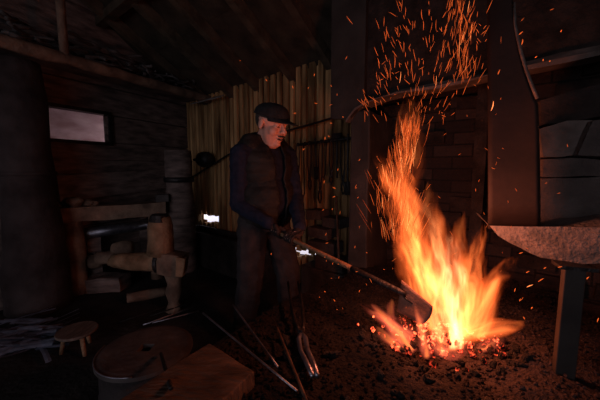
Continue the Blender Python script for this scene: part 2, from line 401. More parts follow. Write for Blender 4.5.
# leaning board behind the bench (slanting seam)
bm = BM(); a = onL(58, 199, .05); b = onL(165, 186, .05); a2 = b-a
box(bm, (a2.length, .05, .26), (a+b)/2+V((0, 0, .10)), frame(a2) @ Matrix(((0, 0, 1), (0, 1, 0), (1, 0, 0))).transposed() if False else Rl @ Matrix.Rotation(0.05, 3, 'Y'), sub=3, rough=.006, seed=8)
setp(obj('wall_board', bm, M['log']), 'wide tilted board leaning on the log wall behind the bench', 'board')
for (px, py, r, sq, nm, lb, ct, mm) in (
    (75, 201, .075, (1.1, .8, .75), 'wood_chunk', 'rough wood chunk on the left end of the bench beam', 'wood', 'beam'),
    (90, 203, .055, (1.2, .8, .7), 'wood_chunk', 'small split wood chunk next to the larger one on the bench', 'wood', 'beam'),
    (162, 197, .06, (1, .8, .8), 'tin_box', 'little grey box at the pillar end of the bench', 'box', 'drum')):
    q = hit(px, py, bA, V((-d.y, d.x, 0)).normalized()); q.z = bA.z+.072+r*sq[2]*.8
    bm = BM()
    if nm == 'tin_box': box(bm, (.13, .09, .085), (q.x, q.y, bA.z+.072+.043), Rd)
    else: lump(bm, r, q, px, 2, sq, .5)
    setp(obj(nm, bm, M[mm], bevel=.006 if nm == 'tin_box' else 0), lb, ct)
# blue-grey pipe under bench
a, b = P(84, 234, 3.05), P(152, 227, 3.62); b.z = a.z
bm = BM(); tube(bm, seg(a, b, 3), .055, 20)
t_ = thing('metal_pipe', 'dull blue-grey metal pipe lying beneath the bench beam on two blocks', 'pipe', (a+b)/2)
part('pipe', bm, M['steel'], t_, True)
for f in (.12, .88):
    q = a.lerp(b, f); bm = BM(); box(bm, (.12, .14, q.z-.05), (q.x, q.y, (q.z-.05)/2), Rd, sub=1, rough=.01); part('support_block', bm, M['log'], t_)
# log clamp stand
Yc = 2.55; ft = PZ(176, 312, 0)
def Q(px, py, Y=Yc): return P(px, py, Y)
t_ = thing('log_clamp_stand', 'rough log clamp stand with an upright post on a knotted wooden leg', 'stand', (Q(176, 312).x, Yc, 0))
bm = BM(); a, b = Q(114, 261, 2.62), Q(166, 262); tube(bm, seg(a, b, 10), [.066, .07, .074, .076, .08, .08, .082, .084, .085, .085], 16, .012, 3); part('log', bm, M['wood'], t_, True)
bm = BM(); a, b = Q(157, 262), Q(160.5, 262); tube(bm, seg(a, b, 2), .094, 20); part('iron_band', bm, M['iron'], t_)
bm = BM(); box(bm, (.21, .17, .19), Q(173, 263), Matrix.Rotation(.1, 3, 'Y'), sub=4, rough=.03, seed=2); part('head_block', bm, M['beam'], t_, bevel=.01)
bm = BM(); box(bm, (.07, .06, .16), Q(181, 266, 2.44), Matrix.Rotation(.12, 3, 'Y'), sub=2, rough=.02, seed=5); part('jaw', bm, M['wood'], t_, bevel=.008)
bm = BM(); tube(bm, [Q(161, 254), Q(161, 240), Q(160.5, 226), Q(160, 218), Q(160, 215)], [.112, .106, .095, .085, .06], 9, .02, 4); part('upright_post', bm, M['wood'], t_, True)
bm = BM(); tube(bm, [Q(160, 221), Q(160, 214.5)], [.092, .07], 12); part('cap', bm, M['iron'], t_)
bm = BM(); a = Q(173, 272); e = Q(175, 308); tube(bm, [a, a.lerp(e, .3)+V((.01, 0, 0)), a.lerp(e, .55)-V((.008, 0, 0)), a.lerp(e, .8), V((e.x, e.y, -.01))], [.075, .055, .066, .05, .085], 10, .02, 7); part('leg', bm, M['beam'], t_, True)
bm = BM(); q = Q(115, 262, 2.62); tube(bm, [q-V((.05, 0, 0)), q+V((.01, 0, 0))], .034, 10, .004); part('peg', bm, M['wood'], t_, True)
for k, (px, py, Y, r, lb) in enumerate(((106, 258, 2.95, .065, 'knotty round of wood piled behind the clamp log'), (92, 262, 3.0, .07, 'dark round of wood piled leftmost behind the clamp log'), (122, 249, 3.0, .07, 'upper round of wood showing over the clamp log'))):
    q = P(px, py, Y); bm = BM(); tube(bm, seg((q.x-.09, q.y, q.z), (q.x+.09, q.y+.03, q.z+.01), 5), [r*.9, r, r*1.04, r, r*.9], 12, .02, k+5)
    setp(obj('wood_round', bm, M['beam'], smooth=True), lb, 'wood')
bm = BM(); q = P(106, 285, 2.98); box(bm, (.4, .2, q.z+.10), (q.x, q.y, (q.z+.10)/2), None, sub=3, rough=.03, seed=3)
setp(obj('chopping_block', bm, M['log']), 'dark squat block under the piled wood rounds', 'block')
# billet on floor
a, b = PZ(127, 303, 0), PZ(168, 295, 0); a.z = b.z = .045
bm = BM(); tube(bm, seg(a, b, 7), .048, 10, .012, 2); setp(obj('billet', bm, M['beam'], smooth=True), 'short round log lying on the earth floor before the clamp stand', 'log')
# rods on floor
for k, (x0, y0, x1, y1, lb) in enumerate(((143, 325, 193, 307, 'thin bright rod nearest the round drum on the floor'), (152, 323, 199, 311, 'thin bright rod lying rightmost by the leg of the clamp stand'),
        (120, 322, 170, 305, 'dark thin rod leftmost of the rods on the floor'), (150, 316, 190, 303, 'thin rod farthest from the drum in the floor bundle'))):
    a, b = PZ(x0, y0, .012), PZ(x1, y1, .012+.010*k); bm = BM(); tube(bm, seg(a, b, 4), .006, 7)
    setp(obj('iron_rod', bm, M['steel' if k < 2 else 'iron'], smooth=True), lb, 'rod', 'iron rods scattered on the floor')
# stool
sp = PZ(77, 330, .15)
t_ = thing('low_stool', 'small low stool with a pale round wooden seat near the scrap heap', 'stool', (sp.x, sp.y, 0))
bm = BM(); lathe(bm, [(0, .132), (.112, .132), (.119, .138), (.121, .147), (.117, .153), (0, .153)], 28); 
o = obj('seat', bm, M['stool'], t_, bevel=0); o.rotation_euler = (0, -.0, 0)
for a_ in (-.6, 1.5, 3.5):
    bm = BM(); c, s_ = math.cos(a_), math.sin(a_); tube(bm, [V((c*.10, s_*.10, 0)), V((c*.07, s_*.07, .133))], [.012, .015], 8); obj('leg', bm, M['wood'], t_, smooth=True)
# scrap strips
scm = []
for k in range(7):
    bm = BM(); L_ = random.uniform(.2, .45); wd = random.uniform(.012, .026); n_ = 7; bend = random.uniform(-.02, .02)
    pts = [V((L_*(i/(n_-1)-.5), bend*math.sin(i*.5), .004*math.sin(i*.8+k))) for i in range(n_)]
    tube(bm, pts, wd/1.4, 4, 0, 0, flat=.16, up=V((0, 0, 1)))
    me = bpy.data.meshes.new('scrap_strip'); bmesh.ops.recalc_face_normals(bm, faces=bm.faces[:]); bm.to_mesh(me); bm.free(); me.materials.append(M['scrap']); scm.append(me)
for k in range(72):
    px = random.uniform(-12, 62); f = random.random()
    c = PZ(px, 348+random.gauss(0, 9)-px*.12, .0)
    o = bpy.data.objects.new('scrap_strip', random.choice(scm)); C.objects.link(o)
    if (V((c.x, c.y))-V((sp.x, sp.y))).length < .19: c.x -= .25
    h = .014+.075*random.random()*max(0, 1-((c.x+1.8)/.5)**2)
    o.location = (c.x, c.y, h+.014); o.rotation_euler = (random.uniform(-.5, .5), random.uniform(-.15, .15), .5+random.gauss(0, .5))
    setp(o, 'dull bluish metal strip in the scrap heap on the floor', 'scrap metal', 'metal strips heaped by the stool')
# round drum
dc = PZ(146, 347, .37)
t_ = thing('round_drum', 'low round drum with a square hole in its flat dark lid', 'drum', (dc.x, dc.y, 0))
bm = BM(); lathe(bm, [(0, 0), (.205, 0), (.207, .02), (.2, .03), (.2, .18), (.206, .19), (.2, .2), (.2, .335), (0, .335)], 40); obj('body', bm, M['drumside'], t_, True)
bm = BM(); n_ = 40; hs = .03
outer = []
for k in range(n_):
    a_ = 2*math.pi*k/n_; outer.append((math.cos(a_), math.sin(a_)))
def sqp(a_, h):
    c, s_ = math.cos(a_), math.sin(a_); m_ = max(abs(c), abs(s_)); return (c/m_*h, s_/m_*h)
rings = []
for (kind, r, z) in (('s', hs, .345), ('s', hs, .368), ('c', .19, .368), ('c', .2, .366), ('c', .214, .362), ('c', .216, .345), ('c', .2, .335)):
    ring = []
    for k in range(n_):
        a_ = 2*math.pi*k/n_
        x, y = sqp(a_, r) if kind == 's' else (math.cos(a_)*r, math.sin(a_)*r)
        ring.append(bm.verts.new((x, y, z)))
    rings.append(ring)
for a, b in zip(rings[:-1], rings[1:]):
    for k in range(n_): bm.faces.new((a[k], a[(k+1) % n_], b[(k+1) % n_], b[k]))
obj('lid', bm, M['drum'], t_)
bm = BM(); tube(bm, [V((math.cos(x)*.214, math.sin(x)*.214, .366)) for x in [math.radians(175+i*6) for i in range(19)]], .003, 6); obj('rim', bm, M['steel'], t_, True, label='bare bright edge of the lid')
# ------------------------------------------------------------------ back wall tool rack
a, b = onB(297, 145, .09), onB(352, 138, .09)
t_ = thing('tool_rack', 'dark iron rail fixed across the yellow board wall right of the man', 'rack', (a+b)/2)
bm = BM(); tube(bm, seg(a, b, 3), .014, 8); part('rail', bm, M['iron'], t_, True)
for f in (.06, .5, .94):
    q = a.lerp(b, f); bm = BM(); tube(bm, [q, q-BN*.095], .01, 6); part('bracket', bm, M['iron'], t_)
def tongs_mesh(kind, L_):
    """hanging tool; origin on the rail, hangs to -z, rail along x"""
    bm = BM()
    if kind == 'tongs':
        for s_ in (-1, 1):
            pts = [V((s_*.006, .022, .03)), V((s_*.012, .026, 0)), V((s_*.022, .026, -.06)), V((s_*.020, .026, -L_*.5)), V((s_*.006, .026, -L_*.72)), V((-s_*.014, .026, -L_*.82)), V((-s_*.016, .026, -L_*.92)), V((-s_*.003, .026, -L_))]
            tube(bm, pts, [.006, .006, .006, .007, .010, .010, .010, .006], 6)
        tube(bm, [V((0, .012, -L_*.74)), V((0, .042, -L_*.74))], .009, 8)
    elif kind == 'hook':
        tube(bm, [V((0, -.02, .01)), V((0, .0, .028)), V((0, .026, .015)), V((0, .028, -.05)), V((0, .026, -L_*.9)), V((.02, .026, -L_)), V((.04, .026, -L_*.95))], .007, 6)
    else:
        tube(bm, [V((0, .026, .05)), V((0, .026, -L_*.8))], .009, 7)
        box(bm, (.09, .035, .045), (0, .026, .045)) if kind == 'hammer' else box(bm, (.05, .012, .12), (0, .026, -L_*.85))
    me = bpy.data.meshes.new(kind); bmesh.ops.recalc_face_normals(bm, faces=bm.faces[:]); bm.to_mesh(me); bm.free(); me.materials.append(M['iron']); return me
tools = [(.05, 'tongs', .34, 'tongs', 'black tongs hanging leftmost on the wall rail'), (.17, 'hook', .48, 'poker', 'long hooked poker next to the leftmost tongs on the rail'), (.28, 'tongs', .4, 'tongs', 'black tongs hanging second from the left on the rail'),
 (.4, 'spatula', .30, 'ladle', 'short flat-ended iron tool in the left half of the rail'), (.5, 'tongs', .52, 'tongs', 'longest black tongs hanging at the middle of the rail'), (.6, 'hook', .3, 'poker', 'short hooked poker right of the longest tongs'),
 (.69, 'tongs', .36, 'tongs', 'black tongs third from the right end of the rail'), (.78, 'hammer', .38, 'hammer', 'long-handled hammer hung over the right half of the rail'), (.87, 'tongs', .44, 'tongs', 'black tongs hanging next to the right end of the rail'), (.96, 'spatula', .46, 'iron tool', 'flat-ended iron tool hanging at the right end of the rail')]
for f, kd, L_, ct, lb in tools:
    o = bpy.data.objects.new({'tongs': 'tongs', 'hook': 'poker', 'spatula': 'slice', 'hammer': 'hammer'}[kd], tongs_mesh(kd, L_*1.1)); C.objects.link(o)
    o.location = a.lerp(b, f)-V((0, 0, .012)); o.rotation_euler = (0, random.uniform(-.04, .04), math.atan2(BD.y, BD.x)+math.pi); setp(o, lb, ct, 'tools hanging on the wall rail')
# black cable across the back wall
cp = [onB(190, 178, .05), onB(207, 168, .06), onB(226, 156, .06), onB(250, 143, .07), onB(288, 130.5, .07), onB(310, 124.5, .07), onB(334, 117.5, .07), onB(352, 113, .05)]
bm = BM(); tube(bm, cp, .011, 8); setp(obj('cable', bm, M['iron'], smooth=True), 'thick black cable sagging across the yellow boards behind the man', 'cable')
bm = BM(); tb = thing('dark_bin', 'long low dark bin added to blacken the foot of the board wall behind the man', 'bin', BW(1.05, .2, 0))  # made-up dark box, added so the cluttered wall foot stays black
for (off_, th_, sa, sb) in ((.36, .03, .32, 1.85), (.08, .03, .32, 1.85)):
    bm = BM(); box(bm, (sb-sa, th_, .43), BW((sa+sb)/2, off_, .215), Rb, sub=2, rough=.006, seed=off_*50); part('side_board', bm, M['soot'], tb)
for s_ in (.32, 1.85):
    bm = BM(); box(bm, (.03, .31, .43), BW(s_, .22, .215), Rb); part('end_board', bm, M['soot'], tb)
bm = BM(); box(bm, (1.5, .26, .36), BW(1.085, .22, .18), Rb, sub=5, rough=.03, seed=4); part('dark_fill', bm, M['coal'], tb)
# low stacked blocks at the wall foot
for k, (px, py, w_, h_, lb) in enumerate(((325, 246, .3, .1, 'long dark block at the wall foot behind the shovel handle'), (322, 232, .22, .1, 'middle block of the dark stack at the board wall'), (336, 222, .2, .09, 'block at right in the dark stack at the board wall'), (318, 214, .16, .09, 'topmost block of the dark stack at the board wall'), (333, 262, .3, .12, 'lowest visible block of the dark stack'))):
    q = onB(px, py, .12); bm = BM(); box(bm, (w_, .16, h_), q, Rb, sub=2, rough=.012, seed=k); setp(obj('stone_block', bm, M['stone']), lb, 'stone')
q = onB(328, 275, .12); bm = BM(); zt = onB(328, 268, .12).z; box(bm, (.5, .2, zt), (q.x, q.y, zt/2), Rb, sub=3, rough=.015, seed=9)
setp(obj('stone_footing', bm, M['stone']), 'rough stone footing under the dark block stack', 'stone')
bm = BM(); a, b = onB(336, 196, .2), onB(339, 262, .3); tube(bm, seg(a, b, 4), .011, 7); setp(obj('iron_bar', bm, M['rust']), 'slim upright bar leaning at the dark block stack', 'bar')
# ------------------------------------------------------------------ forge
HZ = .50
hp = [PZ(368, 262, HZ), PZ(345, 272, HZ), PZ(322, 280, HZ), PZ(300, 290, HZ), PZ(268, 305, HZ), PZ(240, 322, HZ), PZ(212, 340, HZ), V((-.47, 1.05, HZ)), V((-.62, .8, HZ)), V((-.75, .3, HZ)), V((-.5, -.1, HZ)), V((.2, -.2, HZ)), V((2.1, -.2, HZ)), V((2.3, .5, HZ)), V((1.65, 1.25, HZ)), V((.85, 2.12, HZ))]
FC = PZ(447, 338, HZ+.02)   # fire centre
cxy = V((.75, 1.15, 0))
bm = BM(); NR = 64; NA = 160
def outline(k):
    x = k/NA*len(hp); i = int(x) % len(hp); f = x-int(x); 
    p0, p1, p2, p3 = hp[i-1], hp[i], hp[(i+1) % len(hp)], hp[(i+2) % len(hp)]
    return .5*((2*p1)+(-p0+p2)*f+(2*p0-5*p1+4*p2-p3)*f*f+(-p0+3*p1-3*p2+p3)*f**3)
ol = [outline(k) for k in range(NA)]
def hsurf(x, y):
    d = (V((x, y))-FC.xy).length
    z = HZ+noise.noise(V((x*3, y*3, 1)))*.02+noise.noise(V((x*11, y*11, 4)))*.012+noise.noise(V((x*35, y*35, 4)))*.006
    z += .025*math.exp(-((d-.33)/.1)**2)-.03*math.exp(-(d/.2)**2)
    return z
cen = bm.verts.new((cxy.x, cxy.y, hsurf(cxy.x, cxy.y))); prev = None
for r in range(1, NR+1):
    ring = []
    for k in range(NA):
        q = cxy.lerp(V((ol[k].x, ol[k].y, 0)), r/NR); ring.append(bm.verts.new((q.x, q.y, hsurf(q.x, q.y)-.03*max(0, (r/NR-.93)/.07)**2)))
    for k in range(NA):
        if prev is None: bm.faces.new((cen, ring[k], ring[(k+1) % NA]))
        else: bm.faces.new((prev[k], ring[k], ring[(k+1) % NA], prev[(k+1) % NA]))
    prev = ring
for j, (o_, z) in enumerate(((.03, .42), (.06, .28), (.09, .12), (.12, -.02))):
    ring = []
    for k in range(NA):
        q = V((ol[k].x, ol[k].y, 0)); d = (q-cxy).normalized(); nn = noise.noise(V((q.x*6, q.y*6, z*6)))*.025
        q = q+d*(o_+nn); ring.append(bm.verts.new((q.x, q.y, z)))
    for k in range(NA): bm.faces.new((prev[k], ring[k], ring[(k+1) % NA], prev[(k+1) % NA]))
    prev = ring
bm.faces.new(prev[::-1])
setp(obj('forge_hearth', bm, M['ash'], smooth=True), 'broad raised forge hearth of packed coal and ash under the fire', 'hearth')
# forge frame: front plane parallel to the back wall
F0 = PZ(356, 267, HZ); F0.z = 0
def FW(s, off, z): return F0+BD*s+BN*off+V((0, 0, z))
def onF(px, py, off=0): return hit(px, py, FW(0, off, 0), BN)
def sF(p): return (p-F0).dot(BD)
ch = thing('forge_chimney', 'soot-black masonry forge chimney with brick back, stone jamb and pale arched ledge', 'chimney', FW(.6, -.3, 0))
curve = [(349, 121), (357, 110), (366, 104.5), (384, 98), (402, 93), (440, 87), (470, 81), (488, 77), (506, 73), (525, 68.5), (560, 61), (600, 53), (660, 40), (760, 18)]
cpts = [onF(x, y) for x, y in curve]
# hood wall above the ledge
bm = BM(); top = 3.9
poly = [p for p in cpts]+[V((cpts[-1].x, cpts[-1].y, top)), V((cpts[0].x, cpts[0].y, top))]
for a, b in zip(cpts[:-1], cpts[1:]):
    prism(bm, [a, b, V((b.x, b.y, top)), V((a.x, a.y, top))], -BN*.12)
part('hood_wall', bm, M['soot'], ch)
bm = BM(); rings = []
for i, p in enumerate(cpts):
    h_ = .010+.007*math.sin(i*1.3+1)+(.008 if i > 8 else 0)
    rings.append([bm.verts.new(p+BN*x+V((0, 0, z))) for x, z in ((-.1, -h_*.6), (.045, -h_), (.05, 0), (.028, h_+.006), (-.1, h_+.012))])
for a, b in zip(rings[:-1], rings[1:]):
    for k in range(5): bm.faces.new((a[k], b[k], b[(k+1) % 5], a[(k+1) % 5]))
bm.faces.new(rings[0]); bm.faces.new(rings[-1][::-1])
part('ledge', bm, M['ledge'], ch, label='pale stone ledge arching over the opening')
# brick back
def brickwall():
    bm = BM(); ww = 3.2; hh = 1.65; nx = 60; nz = 32
    vs = [[None]*(nz+1) for _ in range(nx+1)]
    for i in range(nx+1):
        for j in range(nz+1):
            x, z = ww*i/nx, hh*j/nz
            vs[i][j] = bm.verts.new((x, 0+noise.noise(V((x*5, z*9, 2)))*.03, z))
    for i in range(nx):
        for j in range(nz): bm.faces.new((vs[i][j], vs[i+1][j], vs[i+1][j+1], vs[i][j+1]))
    g = bmesh.ops.extrude_face_region(bm, geom=bm.faces[:]); 
    for v in g['geom']:
        if isinstance(v, bmesh.types.BMVert): v.co.y += .05
    return bm
o = obj('brick_back', brickwall(), M['brick'], ch); o.location = FW(-.12, -.42, .3)-ch.location; o.rotation_euler = (0, 0, math.atan2(BD.y, BD.x))
# protruding brick courses
bm = BM(); rr = random.Random(3)
for j in range(13):
    for i in range(12):
        if rr.random() < .42: continue
        x = i*.26+(j % 2)*.13+rr.uniform(-.01, .01); z = .42+j*.115
        bm = BM(); box(bm, (.22+rr.uniform(-.03, .03), .05, .085), FW(x, -.405+rr.uniform(-.01, .015), z), Rb, sub=2, rough=.01, seed=i+j*13)
        part('brick', bm, M['brickone'], ch)
# jamb
bm = BM(); s0 = sF(onF(349, 200)); s1 = sF(onF(367.5, 200)); zt = onF(356, 113).z
box(bm, (s1-s0, .4, zt-.35), FW((s0+s1)/2, -.2, (zt+.35)/2), Rb, sub=6, rough=.02, seed=3)
part('jamb', bm, M['plate'], ch, bevel=.01)
# left hood plate
bm = BM(); a = onF(330, 119, .04); b = onF(363, 119, .04); 
p1, p2 = onF(330.5, 118.5, .04), onF(348, 119.5, .04); p3 = onF(364, 101, .04); p4 = onF(364, 20, .04); p5 = onF(330.5, 30, .04)
p4 = V((p3.x, p3.y, 2.62)); p5 = V((p1.x, p1.y, 2.62))
prism(bm, [p1, p2, p3, p4, p5], -BN*.03); part('side_plate', bm, M['plate'], ch, label='flat grey plate on the left flank')
# right inner post
bm = BM(); a, b = onF(476, 150, -.3), onF(488, 150, -.3)
box(bm, ((b-a).length, .12, 1.5), FW(sF((a+b)/2), -.3, 1.15), Rb, sub=4, rough=.012, seed=13); part('inner_post', bm, M['soot'], ch)
# ---- right pier: slab, leg, stones, sheet
SZ = .955
slabpts = [(489, 226), (500, 229), (540, 231), (600, 228), (670, 228), (670, 266), (600, 263.5), (575, 264), (556, 261), (540, 257), (527, 251), (510, 243), (497, 235)]
f_ = [P(x, y, 1.18-.23*(x-489)/111) for x, y in slabpts]
bm = BM(); prism(bm, f_, V((.45, 1, 0)).normalized()*.42)
bmesh.ops.triangulate(bm, faces=[fc for fc in bm.faces if len(fc.verts) > 4])
bmesh.ops.subdivide_edges(bm, edges=bm.edges[:], cuts=3, use_grid_fill=True)
for v in bm.verts: v.co += noise.noise_vector(v.co*12)*.006
setp(obj('stone_slab', bm, M['concrete']), 'thick pale slab carrying the stone pier over the hearth on an iron leg', 'slab')
q = P(574, 266, .985); zq = q.z+.003
t_ = thing('support_stanchion', 'flat grey iron leg standing on the hearth under the pale slab', 'support', (q.x, .985, HZ))
bm = BM(); box(bm, (.058, .03, zq-.44), (q.x, .985, (zq+.44)/2), Matrix.Rotation(-.35, 3, 'Z')); part('flat_bar', bm, M['plate'], t_, bevel=.003)
bm = BM(); box(bm, (.10, .07, .012), (q.x, .985, zq-.003), Matrix.Rotation(-.35, 3, 'Z')); part('cap_plate', bm, M['iron'], t_)
def pface(pts, depth, Y0, Y1, m, lb, nm='pier_stone', seed=0, cat='stone'):
    """stone block from a front outline; Y interpolated across x"""
    xs = [p[0] for p in pts]; x0, x1 = min(xs), max(xs)
    f = [P(x, y, Y0+(Y1-Y0)*(x-x0)/(x1-x0)) for x, y in pts]
    bm = BM(); prism(bm, f, V((.35, 1, 0)).normalized()*depth)
    bmesh.ops.triangulate(bm, faces=[fc for fc in bm.faces if len(fc.verts) > 4])
    bmesh.ops.subdivide_edges(bm, edges=bm.edges[:], cuts=3, use_grid_fill=True)
    bmesh.ops.remove_doubles(bm, verts=bm.verts[:], dist=1e-5)
    for v in bm.verts: v.co += noise.noise_vector(v.co*9+V((seed, 0, 0)))*.007
    return setp(obj(nm, bm, m, bevel=0), lb, cat, 'stones of the right pier')
pface([(541, 179), (600, 178), (650, 178), (650, 228), (600, 228.5), (541, 231)], .35, 1.22, 1.0, M['stone'], 'wide flat stone resting on the pale slab, lowest of the pier', seed=1)
pface([(544, 159), (570, 158), (600, 161), (650, 163), (650, 176), (600, 177), (541, 178)], .35, 1.22, 1.0, M['stone'], 'thin stone in the middle of the right pier', seed=2)
pface([(541, 128), (568, 121), (592, 121), (575, 154), (560, 157), (544, 157)], .33, 1.21, 1.12, M['ledge'], 'pale wedge-shaped stone at left in the upper course of the right pier', seed=3)
pface([(594, 121), (620, 116), (650, 116), (650, 159), (610, 158), (578, 155)], .35, 1.12, 1.0, M['stone'], 'darker stone beside the pale wedge in the upper course', seed=4)
pface([(541, 100), (600, 84), (650, 76), (650, 113), (600, 117), (541, 125)], .35, 1.24, 1.02, M['soot'], 'sooty stone topmost of the right pier', seed=5)
# sheet metal shield
def S(px, py): 
    return P(px, py, 1.205-.11*(px-488)/52)
t_ = thing('sheet_shield', 'tall dark red-brown sheet metal shield right of the flames', 'shield', S(514, 236))
bm = BM()
rows = [(-30, 488, 508), (0, 488, 513), (25, 488, 515), (50, 488, 520), (75, 488, 527), (98, 488, 536), (104, 488, 539), (150, 488.5, 540), (200, 489, 540), (229, 489, 540)]
prev = None; fr = []
nn = 10
for y, xl, xr in rows:
    r_ = []
    for k in range(nn+1):
        x = xl+(xr-xl)*k/nn; p = S(x, y); p += V((-.3, -1, 0)).normalized()*.006*math.sin(k/nn*math.pi+y*.02); r_.append(bm.verts.new(p))
    if prev:
        for k in range(nn): bm.faces.new((prev[k], prev[k+1], r_[k+1], r_[k]))
    prev = r_
g = bmesh.ops.extrude_face_region(bm, geom=bm.faces[:])
for v in g['geom']:
    if isinstance(v, bmesh.types.BMVert): v.co += V((.2, 1, 0)).normalized()*.008
part('sheet', bm, M['sheet'], t_, True)
bm = BM(); tube(bm, [S(512.5, 4)-V((0, .006, 0)), S(514.3, 25)-V((0, .006, 0)), S(517, 40)-V((0, .006, 0)), S(520.5, 55)-V((0, .006, 0)), S(525, 70)-V((0, .006, 0)), S(530, 84)-V((0, .006, 0)), S(536, 99)-V((0, .006, 0))], .0055, 8); part('edge_strip', bm, M['ledge'], t_, True, label='thin pale curved strip along the upper edge')
# ------------------------------------------------------------------ plank & tools on hearth
PT = .555
e0, e1, e2 = PZ(209, 343, PT), PZ(255, 371, PT), PZ(119, 400, PT)
dl = (e2-e0).normalized()
bm = BM(); L_ = .85
prism(bm, [e0, e1, e1+dl*L_, e0+dl*L_], (0, 0, -.06))
bmesh.ops.subdivide_edges(bm, edges=bm.edges[:], cuts=5, use_grid_fill=True)
for v in bm.verts: v.co += noise.noise_vector(v.co*8)*.005
setp(obj('thick_plank', bm, M['plank'], bevel=.004), 'thick worn brown plank lying on the near left edge of the hearth', 'plank')
def rod(name, p0, p1, r, m, lb, ct, sag=0, grp=None):
    bm = BM(); pts = seg(p0, p1, 6)
    for i, p in enumerate(pts): p.z -= sag*math.sin(i/5*math.pi)
    tube(bm, pts, r, 8); return setp(obj(name, bm, m, smooth=True), lb, ct, grp)
def onH(px, py, dz):
    z = HZ+dz
    for _ in range(3): q = PZ(px, py, z); z = hsurf(q.x, q.y)+dz
    return q
rod('iron_rod', PZ(203, 313, .575), onH(297, 391, .02), .004, M['steel'], 'long bright rod reaching leftmost over the hearth edge', 'rod')
rod('iron_rod', PZ(233, 305, .55), onH(278, 367, .02), .004, M['steel'], 'shorter slim rod between the long bright rod and the tongs', 'rod')
rod('iron_rod', onH(277, 328, .035), onH(307, 402, .015), .006, M['rust'], 'dark rusty rod slanting toward the bottom of the view', 'rod')
# tongs lying on the hearth
t0, t1 = onH(293, 282, .06), onH(304, 350, .035); t2 = onH(315, 376, .03)
t_ = thing('tongs', 'long blacksmith tongs with bright worn jaws lying on the hearth', 'tongs', t1)
ax = (t1-t0).normalized(); sd = V((ax.y, -ax.x, 0)).normalized()*-1
for s_ in (-1, 1):
    bm = BM(); tube(bm, [t0+sd*.03*s_, t0.lerp(t1, .4)+sd*.028*s_, t0.lerp(t1, .7)+sd*.018*s_, t0.lerp(t1, .82)+sd*.005*s_], [.006, .007, .008, .011], 8); part('rein', bm, M['iron'], t_, True)
    bm = BM(); tube(bm, [t0.lerp(t1, .80)+sd*.006*s_, t0.lerp(t1, .88)-sd*.014*s_, t1-sd*.014*s_, t1.lerp(t2, .5)-sd*.012*s_+V((.002, 0, 0)), t2-sd*.008*s_], [.008, .010, .009, .010, .009], 8); part('jaw', bm, M['steel'], t_, True, label='bright worn jaw')
q = t0.lerp(t1, .82); bm = BM(); tube(bm, [q-V((0, 0, .016)), q+V((0, 0, .018))], .012, 10); part('rivet', bm, M['iron'], t_)
# punch leaning from drum lid to plank
rod('punch', PZ(161, 354, .385), PZ(171, 388, .575), .0075, M['iron'], 'short dark bar lying between the round drum and the plank', 'bar')
# ------------------------------------------------------------------ coal, embers, cinders
cm = []
for k in range(8):
    bm = BM(); lump(bm, 1, (0, 0, 0), k*3.3, 2, (1, random.uniform(.7, .95), random.uniform(.55, .8)), .8)
    me = bpy.data.meshes.new('coal_lump'); bm.to_mesh(me); bm.free(); cm.append(me)
cme = {}
for nm in ('coal', 'ember', 'ember_dim'):
    cme[nm] = []
    for me in cm:
        m2 = me.copy(); m2.materials.append(M[nm]); cme[nm].append(m2)
for k in range(280):
    an = random.uniform(0, 2*math.pi); rr_ = random.random()**.6*.32
    x = FC.x+math.cos(an)*rr_*1.15-.02; y = FC.y+math.sin(an)*rr_*.75+.02
    r = random.uniform(.006, .018)
    kind = 'ember' if rr_ < .13 or random.random() < .08 else ('ember_dim' if rr_ < .25 and random.random() < .7 else 'coal')
    o = bpy.data.objects.new('coal_lump', random.choice(cme[kind])); C.objects.link(o)
    h = max(0, .075*(1-(rr_/.25)**2))*random.random()
    o.location = (x, y, hsurf(x, y)+r*.45+h); o.scale = (r, r, r); o.rotation_euler = (random.random()*6, random.random()*6, random.random()*6)
    if kind == 'coal': setp(o, 'unlit black coal lump around the foot of the fire', 'coal', 'unlit coal lumps around the fire')
    elif kind == 'ember': setp(o, 'bright glowing coal lump in the bed of the fire', 'coal', 'bright coals in the fire bed')
    else: setp(o, 'half-lit coal lump glowing in patches at the rim of the fire bed', 'coal', 'half-lit coals at the fire rim')
for k in range(36):
    x, y = random.uniform(-.2, .6), random.uniform(.78, 1.25)
    if math.hypot(x-FC.x, y-FC.y) < .3: continue
    r = random.uniform(.012, .03); q = V((x, y, 0))
    if (q-V((e1.x, e1.y, 0))).length < .12 or x < -.12: continue
    o = bpy.data.objects.new('coal_lump', random.choice(cme['coal'])); C.objects.link(o)
    o.location = (x, y, hsurf(x, y)+r*.4); o.scale = (r, r, r); o.rotation_euler = (random.random()*6, random.random()*6, random.random()*6)
    setp(o, 'loose coal lump on the near part of the hearth', 'coal', 'loose coal lumps near the hearth tools')
bm = BM()
for k in range(5200):
    x = random.uniform(-.45, 1.5); y = random.uniform(.55, 2.1)
    # inside outline test via angle radius
    ok = True
    for a, b in zip(hp[:9], hp[1:10]):
        if (b.x-a.x)*(y-a.y)-(b.y-a.y)*(x-a.x) < .03*(b-a).length: ok = False; break
    if not ok: continue
    r = random.uniform(.003, .009); g = bmesh.ops.create_icosphere(bm, subdivisions=1, radius=r)
    z = hsurf(x, y)+r*.4
    for v in g['verts']: v.co = v.co*random.uniform(.7, 1.2)+V((x, y, z))
setp(obj('cinders', bm, M['ash']), 'fine black cinders scattered all over the hearth', 'cinders', kind='stuff')
